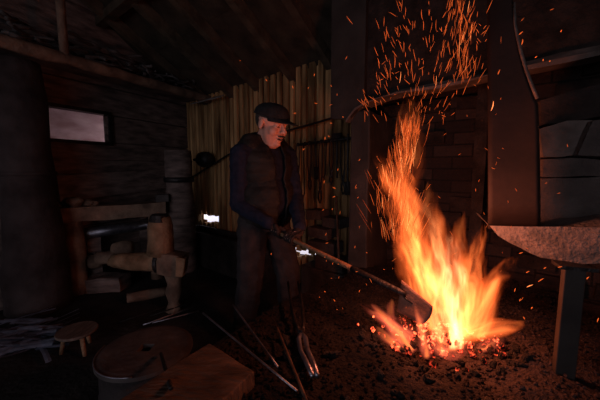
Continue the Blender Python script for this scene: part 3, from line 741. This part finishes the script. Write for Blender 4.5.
# ------------------------------------------------------------------ flames (emissive volumes)
def flame_mat(name, H, R, b, S, seed, col=(1, .17, .045), amp=1.0, hot=(1, .27, .065)):
    m = bpy.data.materials.new(name); m.use_nodes = True; nt = m.node_tree; nt.nodes.clear(); L = nt.links
    def math_(op, a, b_=None, clamp=False):
        n = nd(nt, 'ShaderNodeMath', operation=op); n.use_clamp = clamp
        for i, x in enumerate((a, b_)):
            if x is None: continue
            if isinstance(x, (int, float)): n.inputs[i].default_value = x
            else: L.new(x, n.inputs[i])
        return n.outputs[0]
    tc = nd(nt, 'ShaderNodeTexCoord'); sx = nd(nt, 'ShaderNodeSeparateXYZ')
    mp = nd(nt, 'ShaderNodeMapping'); mp.inputs['Scale'].default_value = (1, 1, .32); mp.inputs['Location'].default_value = (seed*1.7, seed, seed*.37)
    L.new(tc.outputs['Object'], mp.inputs['Vector']); L.new(tc.outputs['Object'], sx.inputs[0])
    n1 = nd(nt, 'ShaderNodeTexNoise'); n1.inputs['Scale'].default_value = 9; n1.inputs['Detail'].default_value = 3; L.new(mp.outputs[0], n1.inputs['Vector'])
    s1 = nd(nt, 'ShaderNodeSeparateColor'); L.new(n1.outputs['Color'], s1.inputs[0])
    zn = math_('DIVIDE', sx.outputs[2], H, True)
    am = math_('MULTIPLY', math_('ADD', zn, .35), amp*R*2.6)
    nx = math_('MULTIPLY', math_('SUBTRACT', s1.outputs[0], .5), am); ny = math_('MULTIPLY', math_('SUBTRACT', s1.outputs[1], .5), am)
    x = math_('SUBTRACT', math_('ADD', sx.outputs[0], nx), math_('MULTIPLY', math_('POWER', zn, 2.0), b)); y = math_('ADD', sx.outputs[1], ny)
    r2 = math_('ADD', math_('MULTIPLY', x, x), math_('MULTIPLY', y, y))
    pr = math_('MULTIPLY', math_('POWER', math_('ADD', zn, .04), .45), math_('POWER', math_('SUBTRACT', 1.0, zn, True), .75))
    rad = math_('MULTIPLY', pr, R*1.95)
    d2 = math_('DIVIDE', r2, math_('ADD', math_('MULTIPLY', rad, rad), 1e-5))
    fall = math_('POWER', math_('SUBTRACT', 1.0, d2, True), 1.1)
    mp2 = nd(nt, 'ShaderNodeMapping'); mp2.inputs['Scale'].default_value = (1, 1, .16); mp2.inputs['Location'].default_value = (seed*.7, seed*2, 0)
    cmb = nd(nt, 'ShaderNodeCombineXYZ'); L.new(x, cmb.inputs[0]); L.new(y, cmb.inputs[1]); L.new(sx.outputs[2], cmb.inputs[2]); L.new(cmb.outputs[0], mp2.inputs['Vector'])
    n2 = nd(nt, 'ShaderNodeTexNoise'); n2.inputs['Scale'].default_value = 26; n2.inputs['Detail'].default_value = 3; n2.inputs['Distortion'].default_value = .6; L.new(mp2.outputs[0], n2.inputs['Vector'])
    st = nd(nt, 'ShaderNodeMapRange'); st.inputs['From Min'].default_value = .44; st.inputs['From Max'].default_value = .66; st.inputs['To Min'].default_value = .02; st.inputs['To Max'].default_value = 2.6
    L.new(n2.outputs['Fac'], st.inputs['Value'])
    vf = nd(nt, 'ShaderNodeMapRange'); vf.inputs['From Min'].default_value = 0; vf.inputs['From Max'].default_value = 1; vf.inputs['To Min'].default_value = 1.25; vf.inputs['To Max'].default_value = .22
    L.new(zn, vf.inputs['Value'])
    s_ = math_('MULTIPLY', math_('MULTIPLY', math_('MULTIPLY', fall, st.outputs[0]), vf.outputs[0]), S)
    e = nd(nt, 'ShaderNodeEmission'); mx = nd(nt, 'ShaderNodeMix', data_type='RGBA'); cf = math_('MULTIPLY', math_('POWER', fall, 1.6), math_('MULTIPLY', st.outputs[0], .6), True)
    L.new(cf, mx.inputs['Factor']); mx.inputs['A'].default_value = (*col, 1); mx.inputs['B'].default_value = (*hot, 1)
    L.new(mx.outputs['Result'], e.inputs['Color']); L.new(s_, e.inputs['Strength'])
    o = nd(nt, 'ShaderNodeOutputMaterial'); L.new(e.outputs[0], o.inputs['Volume'])
    return m
fire = thing('forge_fire', 'tall bright orange forge fire burning on the coal bed', 'fire', FC)
def tongue(b, t, Yb, Yt, Rpx, bend, S, seed, col=(1, .115, .02), amp=1.0, hot=(1, .21, .045)):
    S *= 1.25
    p0, p1 = P(*b, Yb), P(*t, Yt); H = (p1-p0).length; R = Rpx/300*Yb; bnd = bend/300*Yb
    z = (p1-p0).normalized(); xx = (V((1, 0, 0))-z*z.x).normalized(); yy = z.cross(xx)
    Mx = Matrix((xx, yy, z)).transposed()
    bm = BM(); rings = []; N = 18; nr = 14
    for i in range(N+1):
        zn = i/N; r = R*1.95*((zn+.04)**.45)*(max(1-zn, .0)**.75)*1.12+R*.22*amp*(.4+zn)
        ring = []
        for k in range(nr):
            a = 2*math.pi*k/nr; wv = 1+.10*noise.noise(V((math.cos(a)*1.3, math.sin(a)*1.3, zn*4+seed)))
            ring.append(bm.verts.new((bnd*zn*zn+math.cos(a)*r*wv, math.sin(a)*r*wv, zn*H)))
        rings.append(ring)
    for a, b_ in zip(rings[:-1], rings[1:]):
        for k in range(nr): bm.faces.new((a[k], a[(k+1) % nr], b_[(k+1) % nr], b_[k]))
    bm.faces.new(rings[0][::-1]); bm.faces.new(rings[-1])
    o = obj('flame', bm, flame_mat('flame_glow', H, R, bnd, S, seed, col, amp, hot), fire)
    o.location = p0-fire.location; o.rotation_mode = 'QUATERNION'; o.rotation_quaternion = Mx.to_quaternion()
    return o
Yf = FC.y
OR = (1, .12, .02); PK = (1, .12, .075)
WH = (1, .38, .15)
tongue((448, 342), (428, 192), Yf, Yf, 31, -9, 13, 1, hot=(1, .29, .09))
tongue((440, 315), (391, 135), Yf+.03, Yf+.02, 20, -14, 22, 2, OR)
tongue((428, 330), (402, 200), Yf+.04, Yf+.04, 19, -6, 16, 3)
tongue((464, 338), (475, 220), Yf+.02, Yf+.02, 20, 5, 18, 4)
tongue((472, 336), (500, 250), Yf, Yf, 13, 17, 24, 5)
tongue((455, 338), (526, 322), Yf-.02, Yf, 12, 0, 26, 6, amp=.7)
tongue((412, 335), (362, 296), Yf-.02, Yf-.02, 12, -9, 14, 7, PK, 1.3)
tongue((414, 350), (376, 318), Yf-.06, Yf-.06, 12, 8, 14, 8, PK, 1.3)
tongue((460, 347), (452, 250), Yf-.07, Yf-.05, 16, 5, 20, 9, hot=WH)
tongue((427, 358), (417, 308), Yf-.1, Yf-.1, 10, -3, 14, 10, PK)
tongue((409, 245), (406, 95), Yf+.03, Yf+.03, 15, 4, 5, 11, OR, 1.2)
tongue((450, 345), (446, 225), Yf, Yf, 23, 3, 18, 12, hot=WH)
tongue((440, 354), (434, 326), Yf-.1, Yf-.1, 13, 0, 13, 13, PK)
tongue((480, 340), (512, 288), Yf-.02, Yf, 10, -12, 24, 14)
tongue((448, 300), (458, 208), Yf+.02, Yf+.03, 12, 6, 12, 15, OR)
tongue((420, 352), (424, 300), 1.08, 1.08, 6, -6, 16, 18, PK, 1.2)
tongue((405, 352), (372, 330), Yf-.08, Yf-.08, 8, 8, 16, 19, PK, 1.4)
tongue((400, 330), (366, 308), Yf-.02, Yf-.02, 9, 10, 14, 20, PK, 1.4)
tongue((442, 356), (470, 340), Yf-.12, Yf-.12, 9, 5, 14, 21, PK, 1.2)
tongue((478, 350), (510, 332), Yf-.06, Yf-.06, 8, 5, 14, 22, PK, 1.2)
tongue((398, 345), (384, 300), Yf-.05, Yf-.05, 7, 6, 16, 16, PK, 1.3)
tongue((430, 300), (440, 180), Yf+.05, Yf+.03, 12, -8, 11, 17, OR)
fl = bpy.data.lights.new('fire_light', 'POINT'); fl.energy = 15; fl.color = (1, .26, .13); fl.shadow_soft_size = .07
fo = bpy.data.objects.new('fire_light', fl); C.objects.link(fo); fo.location = P(418, 222, Yf)
# ------------------------------------------------------------------ sparks
def spark_mesh(cv, nm, mm):
    bm = BM(); n_ = 6
    pts = [V((cv*math.sin(i/(n_-1)*2.4), cv*.4*i/(n_-1), i/(n_-1)-.5)) for i in range(n_)]
    rings = []
    for i, p in enumerate(pts):
        r = .5*math.sin((i+.35)/(n_-.3)*math.pi)**.6
        rings.append([bm.verts.new((p.x*1, p.y, p.z)) for _ in range(0)] or [(p, r)])
    return pts
def add_spark(bm, p, d, L_, wd, cv):
    """a glowing sliver of length L_ along d"""
    Mx = frame(d); n_ = 5; prev = None
    for i in range(n_):
        f = i/(n_-1); c = p+Mx @ V((cv*L_*math.sin(f*2.6), 0, (f-.5)*L_)); r = wd*max(.25, math.sin((f*.85+.1)*math.pi))
        ring = [bm.verts.new(c+Mx @ V((math.cos(a)*r, math.sin(a)*r, 0))) for a in (0, 2.094, 4.189)]
        if prev:
            for k in range(3): bm.faces.new((prev[k], prev[(k+1) % 3], ring[(k+1) % 3], ring[k]))
        else: bm.faces.new(ring[::-1])
        prev = ring
    bm.faces.new(prev)
rs = random.Random(11)
sp_list = []
def spark_at(px, py, Y, L_, ang, wd, cv, m):
    p = P(px, py, Y); d = V((math.sin(ang), rs.uniform(-.3, .3), math.cos(ang))); sp_list.append((p, d, L_/300*Y, wd/300*Y, cv, m))
def axis(py):   # centre line of the spark column in the photograph
    pts = [(0, 445), (60, 432), (110, 412), (150, 406), (180, 398), (230, 405), (300, 420)]
    for (a, x), (b, y) in zip(pts[:-1], pts[1:]):
        if py <= b: return x+(y-x)*(py-a)/(b-a)
    return 420
for k in range(900):
    u = rs.random()
    if u < .50:      # dense foot of the column, flaring like a torch
        py = rs.uniform(120, 238); wdt = 5+abs(py-135)*.11; off = rs.gauss(0, wdt); px = axis(py)+off-(4 if py > 170 else 0); L_ = rs.uniform(6, 24); ang = .02+off*.016*(1 if py > 150 else .4)+rs.gauss(0, .13)
    elif u < .86:    # fan above
        py = rs.uniform(0, 120); off = rs.gauss(0, 20+(120-py)*.16); px = axis(py)+off; L_ = rs.uniform(3, 13); ang = .10+off*.009+rs.gauss(0, .17)
        if rs.random() < .25: px = rs.gauss(464, 7); py = rs.uniform(0, 80); ang = rs.gauss(.05, .2); L_ = rs.uniform(6, 16)
        elif rs.random() < .2: px = axis(py)+rs.gauss(-42, 10); ang = rs.gauss(-.5, .25)
    else:            # strays
        py = rs.uniform(20, 330); px = rs.gauss(430, 55); L_ = rs.uniform(1.5, 6); ang = rs.uniform(-1.3, 1.3)
    if px > 600 or px < 330: continue
    Y = Yf+rs.uniform(-.16, .22)
    if px > 484 and Y > 1.1: Y = 1.1+rs.uniform(-.1, .0)
    mm = rs.choice(['spark', 'spark', 'spark_dim', 'spark_dim', 'spark_dim', 'spark_hot']) if u < .86 else rs.choice(['spark_hot', 'spark'])
    spark_at(px, py, Y, L_, ang, rs.uniform(.12, .24), rs.uniform(-.08, .08), mm)
for (px, py, L_, ang) in ((521, 33, 5, .9), (522, 42, 5, 0), (536, 57, 3, 1), (543, 60, 2, 0), (561, 31, 2, 0), (550, 61, 2, .5), (499, 72, 5, .4), (492, 106, 9, 0), (530, 286, 7, 1.2), (541, 280, 6, .8), (521, 253, 4, 1.3), (588, 278, 4, 1), (598, 320, 5, .2), (545, 268, 3, 1), (560, 267, 4, 1.2), (520, 300, 3, .3), (532, 308, 3, .8), (524, 318, 3, -.5), (515, 290, 4, .2), (528, 272, 5, 1.3)):
    spark_at(px, py, 1.08 if px < 560 else .85, L_, ang, .5, .1, 'spark_hot')
for k in range(34):
    spark_at(rs.uniform(312, 365) if k > 6 else rs.uniform(235, 310), rs.uniform(60, 310), rs.uniform(1.1, 1.5), rs.uniform(1, 3.2), rs.uniform(-1.5, 1.5), rs.uniform(.22, .4), 0, rs.choice(['spark', 'spark_dim']))
sp_list = [s for s in sp_list]
sp_list.sort(key=lambda s: -s[2]*s[3])
for p, d, L_, wd, cv, m in sp_list[:290]:
    bm = BM(); add_spark(bm, V((0, 0, 0)), d, L_, wd, cv)
    o = obj('spark', bm, M[m], loc=p); setp(o, 'thin glowing orange spark flying in the air around the forge fire', 'spark', 'sparks rising from the fire')
bm = BM()
for p, d, L_, wd, cv, m in sp_list[290:]: add_spark(bm, p, d, L_, wd, cv)
setp(obj('small_sparks', bm, M['spark']), 'swarm of the smallest orange sparks around the fire column', 'sparks', kind='stuff')
# ------------------------------------------------------------------ shovel
h0 = P(277, 232, 1.86); h1 = P(399, 291.5, 1.22)
hd = (h1-h0).normalized()
t_ = thing('shovel', 'flat-bladed coal shovel held by the man with its blade in the fire', 'shovel', h1)
bm = BM(); tube(bm, seg(h0-hd*.06, h0.lerp(h1, .74), 8), .0125, 12, .001); part('handle', bm, M['wood'], t_, True)
bm = BM(); tube(bm, [h0.lerp(h1, .70), h0.lerp(h1, .73), h1, h1+hd*.03], [.0135, .015, .014, .009], 12); part('socket', bm, M['iron'], t_, True)
b0, b1, b2, b3 = P(402, 280, 1.235), P(435, 308, 1.12), P(425, 326, 1.11), P(397, 311, 1.22)
bm = BM(); nn = (b1-b0).cross(b3-b0).normalized()
N = 8; vs = []
for i in range(N+1):
    row = []
    for j in range(N+1):
        p = b0.lerp(b1, i/N).lerp(b3.lerp(b2, i/N), j/N)
        if i > 6: p = p-(b1-b0)*.06*((j/N-.5)*2)**2*(i-6)/2
        dsh = .004*(((j/N-.5)*2)**2); row.append(bm.verts.new(p+nn*(-dsh)))
    vs.append(row)
for i in range(N):
    for j in range(N): bm.faces.new((vs[i][j], vs[i+1][j], vs[i+1][j+1], vs[i][j+1]))
g = bmesh.ops.extrude_face_region(bm, geom=bm.faces[:])
for v in g['geom']:
    if isinstance(v, bmesh.types.BMVert): v.co += nn*.004
part('blade', bm, M['blade'], t_, True)
bm = BM(); bc = b0.lerp(b3, .45); tube(bm, [h1+hd*.01, bc.lerp((b1+b2)/2, .25), bc.lerp((b1+b2)/2, .45)], [.010, .007, .003], 8, flat=.6); part('blade_rib', bm, M['iron'], t_, True)
# ------------------------------------------------------------------ man
_t = bmesh.new(); bmesh.ops.create_icosphere(_t, subdivisions=2, radius=1); ICO = [v.co.copy() for v in _t.verts]; _t.free()
def capsule(bm, a, b, ra, rb=None):
    rb = ra if rb is None else rb; a = V(a); b = V(b)
    vs = [bm.verts.new(a+c*ra) for c in ICO]+([bm.verts.new(b+c*rb) for c in ICO] if (a-b).length > 1e-4 else [])
    bmesh.ops.convex_hull(bm, input=vs)
    dead = [v for v in vs if v.is_valid and not v.link_faces]
    for v in dead: bm.verts.remove(v)
def ell(bm, c, r, rot=None, sub=3):
    g = bmesh.ops.create_icosphere(bm, subdivisions=sub, radius=1)
    for v in g['verts']:
        q = V((v.co.x*r[0], v.co.y*r[1], v.co.z*r[2])); v.co = (rot @ q if rot else q)+V(c)
def bake(bm, voxel, smooth=4, fac=.5):
    me = bpy.data.meshes.new('tmp'); bm.to_mesh(me); bm.free(); o = bpy.data.objects.new('tmp', me); C.objects.link(o)
    r = o.modifiers.new('r', 'REMESH'); r.mode = 'VOXEL'; r.voxel_size = voxel
    if smooth: s = o.modifiers.new('s', 'SMOOTH'); s.iterations = smooth; s.factor = fac
    dg = bpy.context.evaluated_depsgraph_get(); dg.update()
    m2 = bpy.data.meshes.new_from_object(o.evaluated_get(dg)); bpy.data.objects.remove(o); return m2
root = V((-.255, 2.1, 0)); yaw = math.radians(45)
Fv = V((math.sin(yaw), -math.cos(yaw), 0)); Lv = V((math.cos(yaw), math.sin(yaw), 0))
def W(f, l, u): return root+Fv*f+Lv*l+V((0, 0, u))
man = thing('person', 'smiling man in a dark cap, navy sweater and quilted vest holding a shovel', 'person', root)
Rt = Matrix((Fv, Lv, V((0, 0, 1)))).transposed()       # local (f,l,u) -> world
# head frame
hy = math.radians(52); hpit = math.radians(17)
HF = V((math.sin(hy), -math.cos(hy), 0)); HL = V((math.cos(hy), math.sin(hy), 0))
Hr = Matrix((HF, HL, V((0, 0, 1)))).transposed() @ Matrix.Rotation(hpit, 3, 'Y')
hc = P(271.5, 124, 2.02)
def HW(x, y, z): return hc+Hr @ (V((x, y, z))*1.10)
def hell(bm, c, r, rot=None, sub=3): ell(bm, HW(*c), V(r)*1.10, Hr @ rot if rot else Hr, sub)
shR, shL = W(.02, -.195, 1.33), W(.04, .185, 1.33)
elR = P(239, 205, 1.98); elL = V((-.035, 2.10, 1.03))
gR = h0+hd*.015; gL = h0+hd*.135
def hand(bm, c, wristdir, r, spread, palm_r, flip=1):
    a = hd; w_ = (wristdir-a*wristdir.dot(a)).normalized(); n_ = a.cross(w_)*flip
    R_ = .0125+r+.001
    def pt(off, th, R__=None): 
        R__ = R__ or R_; return c+a*off+(w_*math.cos(th)+n_*math.sin(th))*R__
    lens = [200, 225, 215, 185]
    for i in range(4):
        off = (i-1.5)*spread; ths = [math.radians(20+lens[i]*k/4) for k in range(5)]
        pts = [pt(off, ths[0], .040)]+[pt(off, t) for t in ths[1:]]
        for k in range(4): capsule(bm, pts[k], pts[k+1], r*(1-.05*k), r*(1-.05*(k+1)))
    # palm
    for i in range(4):
        off = (i-1.5)*spread; capsule(bm, pt(off, .1, .034), pt(off*.75, -.1, .075), palm_r, palm_r)
    s_ = 1 if flip > 0 else 1
    capsule(bm, pt(1.2*spread, -.5, .045), pt(1.9*spread, -1.25, .030), r*1.25, r*1.1)
    capsule(bm, pt(1.9*spread, -1.25, .030), pt(1.7*spread, -2.3, .027), r*1.1, r*.95)
    return pt(0, -.05, .10)
wdR = (elR-gR).normalized(); wdL = (elL-gL).normalized()
def perp(wd): return (wd-hd*wd.dot(hd)).normalized()
wrR = gR+perp(wdR)*.085+wdR*.02; wrL = gL+perp(wdL)*.085+wdL*.02
# body
bm = BM()
hell(bm, (-.012, 0, .035), (.100, .080, .088)); hell(bm, (.028, 0, -.045), (.064, .066, .078)); hell(bm, (.032, 0, -.088), (.052, .054, .036))
hell(bm, (.074, 0, -.103), (.024, .026, .018))
for s_ in (-1, 1):
    hell(bm, (.060, s_*.040, -.034), (.031, .028, .030)); hell(bm, (.080, s_*.028, .024), (.016, .030, .010))
    hell(bm, (-.004, s_*.084, -.008), (.019, .009, .032)); hell(bm, (.104, s_*.012, -.031), (.010, .008, .008))
    hell(bm, (.074, s_*.031, .000), (.014, .016, .013))
capsule(bm, HW(.088, 0, .015), HW(.116, 0, -.026), .009, .0135)
hell(bm, (.086, 0, -.062), (.016, .030, .008)); hell(bm, (.084, 0, -.080), (.014, .024, .008))
hell(bm, (.030, 0, -.115), (.05, .045, .025))
capsule(bm, HW(-.02, 0, -.06), W(.02, 0, 1.42), .062, .066)
capsule(bm, W(.02, 0, 1.40), shR, .06, .055); capsule(bm, W(.02, 0, 1.40), shL, .06, .055)
ell(bm, W(.02, 0, 1.24), (.125, .165, .19), Rt); ell(bm, W(.03, 0, 1.04), (.13, .15, .17), Rt); ell(bm, W(0, 0, .90), (.12, .16, .12), Rt)
for sh, el, wr, g_ in ((shR, elR, wrR, gR), (shL, elL, wrL, gL)):
    capsule(bm, sh, el, .052, .040); capsule(bm, el, wr, .040, .026)
hand(bm, gR, wdR, .0078, .021, .012); hand(bm, gL, wdL, .0078, .021, .012)
capsule(bm, wrR, gR+perp(wdR)*.06, .026, .02); capsule(bm, wrL, gL+perp(wdL)*.06, .026, .02)
kn = {}; an = {}
for s_, fo_ in ((-1, -.03), (1, .12)):
    hip = W(0, s_*.10, .88); k_ = W(.03+fo_*.6, s_*.135, .48); a_ = W(fo_-.02, s_*.155, .09); kn[s_] = k_; an[s_] = a_
    capsule(bm, hip, k_, .082, .055); capsule(bm, k_, a_, .055, .038); capsule(bm, a_-V((0, 0, .045)), a_-V((0, 0, .045))+Fv*.16, .035, .028)
body_me = bake(bm, .0052, 3)
part('body', body_me, M['skin'], man, True)
# eyes, mouth, moustache, brows
bm = BM()
for s_ in (-1, 1): hell(bm, (.0875, s_*.031, -.003), (.004, .012, .0028), None, 2)
part('eyes', bm, M['eye'], man, True)
bm = BM(); hell(bm, (.0975, 0, -.0705), (.006, .019, .0032), None, 2); part('teeth', bm, M['teeth'], man, True)
bm = BM(); hell(bm, (.096, 0, -.071), (.007, .027, .0075), None, 2); part('mouth', bm, M['mouth'], man, True)
bm = BM(); 
for s_ in (-1, 1):
    hell(bm, (.094, s_*.030, .026), (.006, .018, .004), None, 2)
    hell(bm, (.101, s_*.014, -.054), (.007, .019, .0055), None, 2)
me = bake(bm, .0018, 2); part('facial_hair', me, M['hair'], man, True)
# hair shell below the cap
bm = BM(); ell(bm, HW(-.016, 0, .030), (.109, .0885, .098), Hr, 4)
Hi = Hr.inverted()
dead = []
for v in bm.verts:
    q = Hi @ (v.co-hc)/1.10
    if q.x > .035+.3*(q.z+.02) or q.z < -.055+.0*(q.x) or (q.x > -.03 and q.z < .020 and abs(q.y) > .04): dead.append(v)
bmesh.ops.delete(bm, geom=dead, context='VERTS')
me = bpy.data.meshes.new('hair'); bm.to_mesh(me); bm.free()
o = part('hair', me, M['hair'], man, True); sm = o.modifiers.new('s', 'SOLIDIFY'); sm.thickness = .003; sm.offset = 1
# cap
bm = BM(); g = bmesh.ops.create_icosphere(bm, subdivisions=4, radius=1)
dead = [v for v in bm.verts if v.co.z < -.06]; bmesh.ops.delete(bm, geom=dead, context='VERTS')
for v in bm.verts:
    c = v.co.copy(); fx = .112; k = 1
    z = c.z**.85 if c.z > 0 else c.z
    v.co = HW(-.012+c.x*fx*(1+.03*max(0, c.x)), c.y*.092, .040+z*.075+.014*max(0, c.x)*max(c.z, 0))
me = bpy.data.meshes.new('cap'); bm.to_mesh(me); bm.free()
cap = part('cap', me, M['cap'], man, True); sm = cap.modifiers.new('s', 'SOLIDIFY'); sm.thickness = .006; sm.offset = 1
bm = BM(); vs = []
for i in range(9):
    row = []
    for j in range(17):
        a = math.radians(-68+136*j/16); f = i/8
        xb, yb = -.012+.110*math.cos(a), .090*math.sin(a)
        ext = .092*(max(0, math.cos(a*1.25)))**.7
        x = xb+ext*f; y = yb*(1-.04*f); z = .042-.55*y*y*6*f*.6-.012*f
        row.append(bm.verts.new(HW(x, y, z)))
    vs.append(row)
for i in range(8):
    for j in range(16): bm.faces.new((vs[i][j], vs[i][j+1], vs[i+1][j+1], vs[i+1][j]))
bmesh.ops.remove_doubles(bm, verts=bm.verts[:], dist=1e-4)
me = bpy.data.meshes.new('brim'); bm.to_mesh(me); bm.free(); o = part('cap_brim', me, M['cap'], man, True)
sm = o.modifiers.new('s', 'SOLIDIFY'); sm.thickness = .005
bm = BM(); hell(bm, (-.012, 0, .118), (.009, .009, .005), None, 2); part('cap_button', bm, M['cap'], man, True)
def wrinkle(me, amp, f1, axisf=None):
    me2 = me; vs = [v.co.copy() for v in me2.vertices]; ns = [v.normal.copy() for v in me2.vertices]
    for v, c, n_ in zip(me2.vertices, vs, ns):
        d_ = noise.noise(V((c.x*f1, c.y*f1, c.z*f1*1.7)))*amp+noise.noise(c*f1*2.7)*amp*.4
        if axisf: d_ += axisf(c)
        v.co = c+n_*d_
# sweater
bm = BM()
capsule(bm, W(.02, 0, 1.375), W(.015, 0, 1.435), .082, .070)
capsule(bm, W(.01, 0, 1.37), shR, .085, .072); capsule(bm, W(.01, 0, 1.37), shL, .085, .072)
ell(bm, W(.02, 0, 1.23), (.145, .19, .2), Rt); ell(bm, W(.035, 0, 1.04), (.155, .175, .18), Rt)
for sh, el, wr in ((shR, elR, wrR), (shL, elL, wrL)):
    capsule(bm, sh, el, .073, .060); capsule(bm, el, wr, .060, .040)
me = bake(bm, .007, 4); wrinkle(me, .007, 16)
part('sweater', me, M['sweater'], man, True)
# vest
bm = BM()
capsule(bm, W(.01, -.12, 1.38), W(.01, .12, 1.38), .085, .085)
ell(bm, W(.025, 0, 1.24), (.168, .205, .2), Rt); ell(bm, W(.04, 0, 1.04), (.18, .20, .2), Rt); ell(bm, W(.03, 0, .93), (.17, .20, .13), Rt)
for s_ in (-1, 1): capsule(bm, W(-.03, s_*.05, 1.44), W(.05, s_*.075, 1.43), .035, .03)
capsule(bm, W(-.05, -.04, 1.455), W(-.05, .04, 1.455), .032)
me = bake(bm, .008, 3)
wrinkle(me, .006, 14, lambda c: .006*abs(math.sin((c.z)*math.pi/.075))-.003)
bm = BM(); bm.from_mesh(me); dead = []
for v in bm.verts:
    q = Rt.inverted() @ (v.co-root)
    if q.x > .03 and abs(q.y+.005) < .032+.10*max(0, (q.z-1.15)) : dead.append(v)
    elif (q-V((.01, q.y, 1.50))).length < .055 and abs(q.y) < .055: dead.append(v)
bmesh.ops.delete(bm, geom=dead, context='VERTS'); me = bpy.data.meshes.new('vest'); bm.to_mesh(me); bm.free()
o = part('vest', me, M['vest'], man, True); sm = o.modifiers.new('s', 'SOLIDIFY'); sm.thickness = .012; sm.offset = -1
# trousers
bm = BM(); ell(bm, W(.0, 0, .90), (.145, .185, .13), Rt)
for s_ in (-1, 1):
    capsule(bm, W(0, s_*.095, .87), kn[s_], .112, .092); capsule(bm, kn[s_], an[s_]+V((0, 0, .0)), .092, .080)
me = bake(bm, .009, 4); wrinkle(me, .009, 12); part('trousers', me, M['trousers'], man, True)
for s_ in (-1, 1):
    bm = BM(); a_ = an[s_]; a0 = V((a_.x, a_.y, .05)); capsule(bm, a_+V((0, 0, .05)), a0, .055, .05); capsule(bm, a0-Fv*.03, a0+Fv*.17, .049, .044); ell(bm, a0+Fv*.07-V((0, 0, .035)), (.15, .052, .016), Rt)
    part('boot', bake(bm, .006, 3), M['glove'], man, True)
for g_, wd, wr in ((gR, wdR, wrR), (gL, wdL, wrL)):
    bm = BM(); hand(bm, g_, wd, .0098, .0225, .0145); capsule(bm, wr+wd*.03, g_+perp(wd)*.065, .034, .024)
    part('glove', bake(bm, .003, 2), M['glove'], man, True)
# ------------------------------------------------------------------ world & view
w = bpy.data.worlds.new('world'); sc.world = w; w.use_nodes = True
w.node_tree.nodes['Background'].inputs['Color'].default_value = (.93, .87, .97, 1); w.node_tree.nodes['Background'].inputs['Strength'].default_value = 1.65
sc.view_settings.view_transform = 'Standard'; sc.view_settings.look = 'None'; sc.view_settings.exposure = 0; sc.view_settings.gamma = 1
sc.view_settings.use_curve_mapping = False
sc.cycles.use_denoising = True
sc.cycles.volume_step_rate = .6
sc.cycles.max_bounces = 6; sc.cycles.transparent_max_bounces = 64; sc.cycles.sample_clamp_indirect = 3
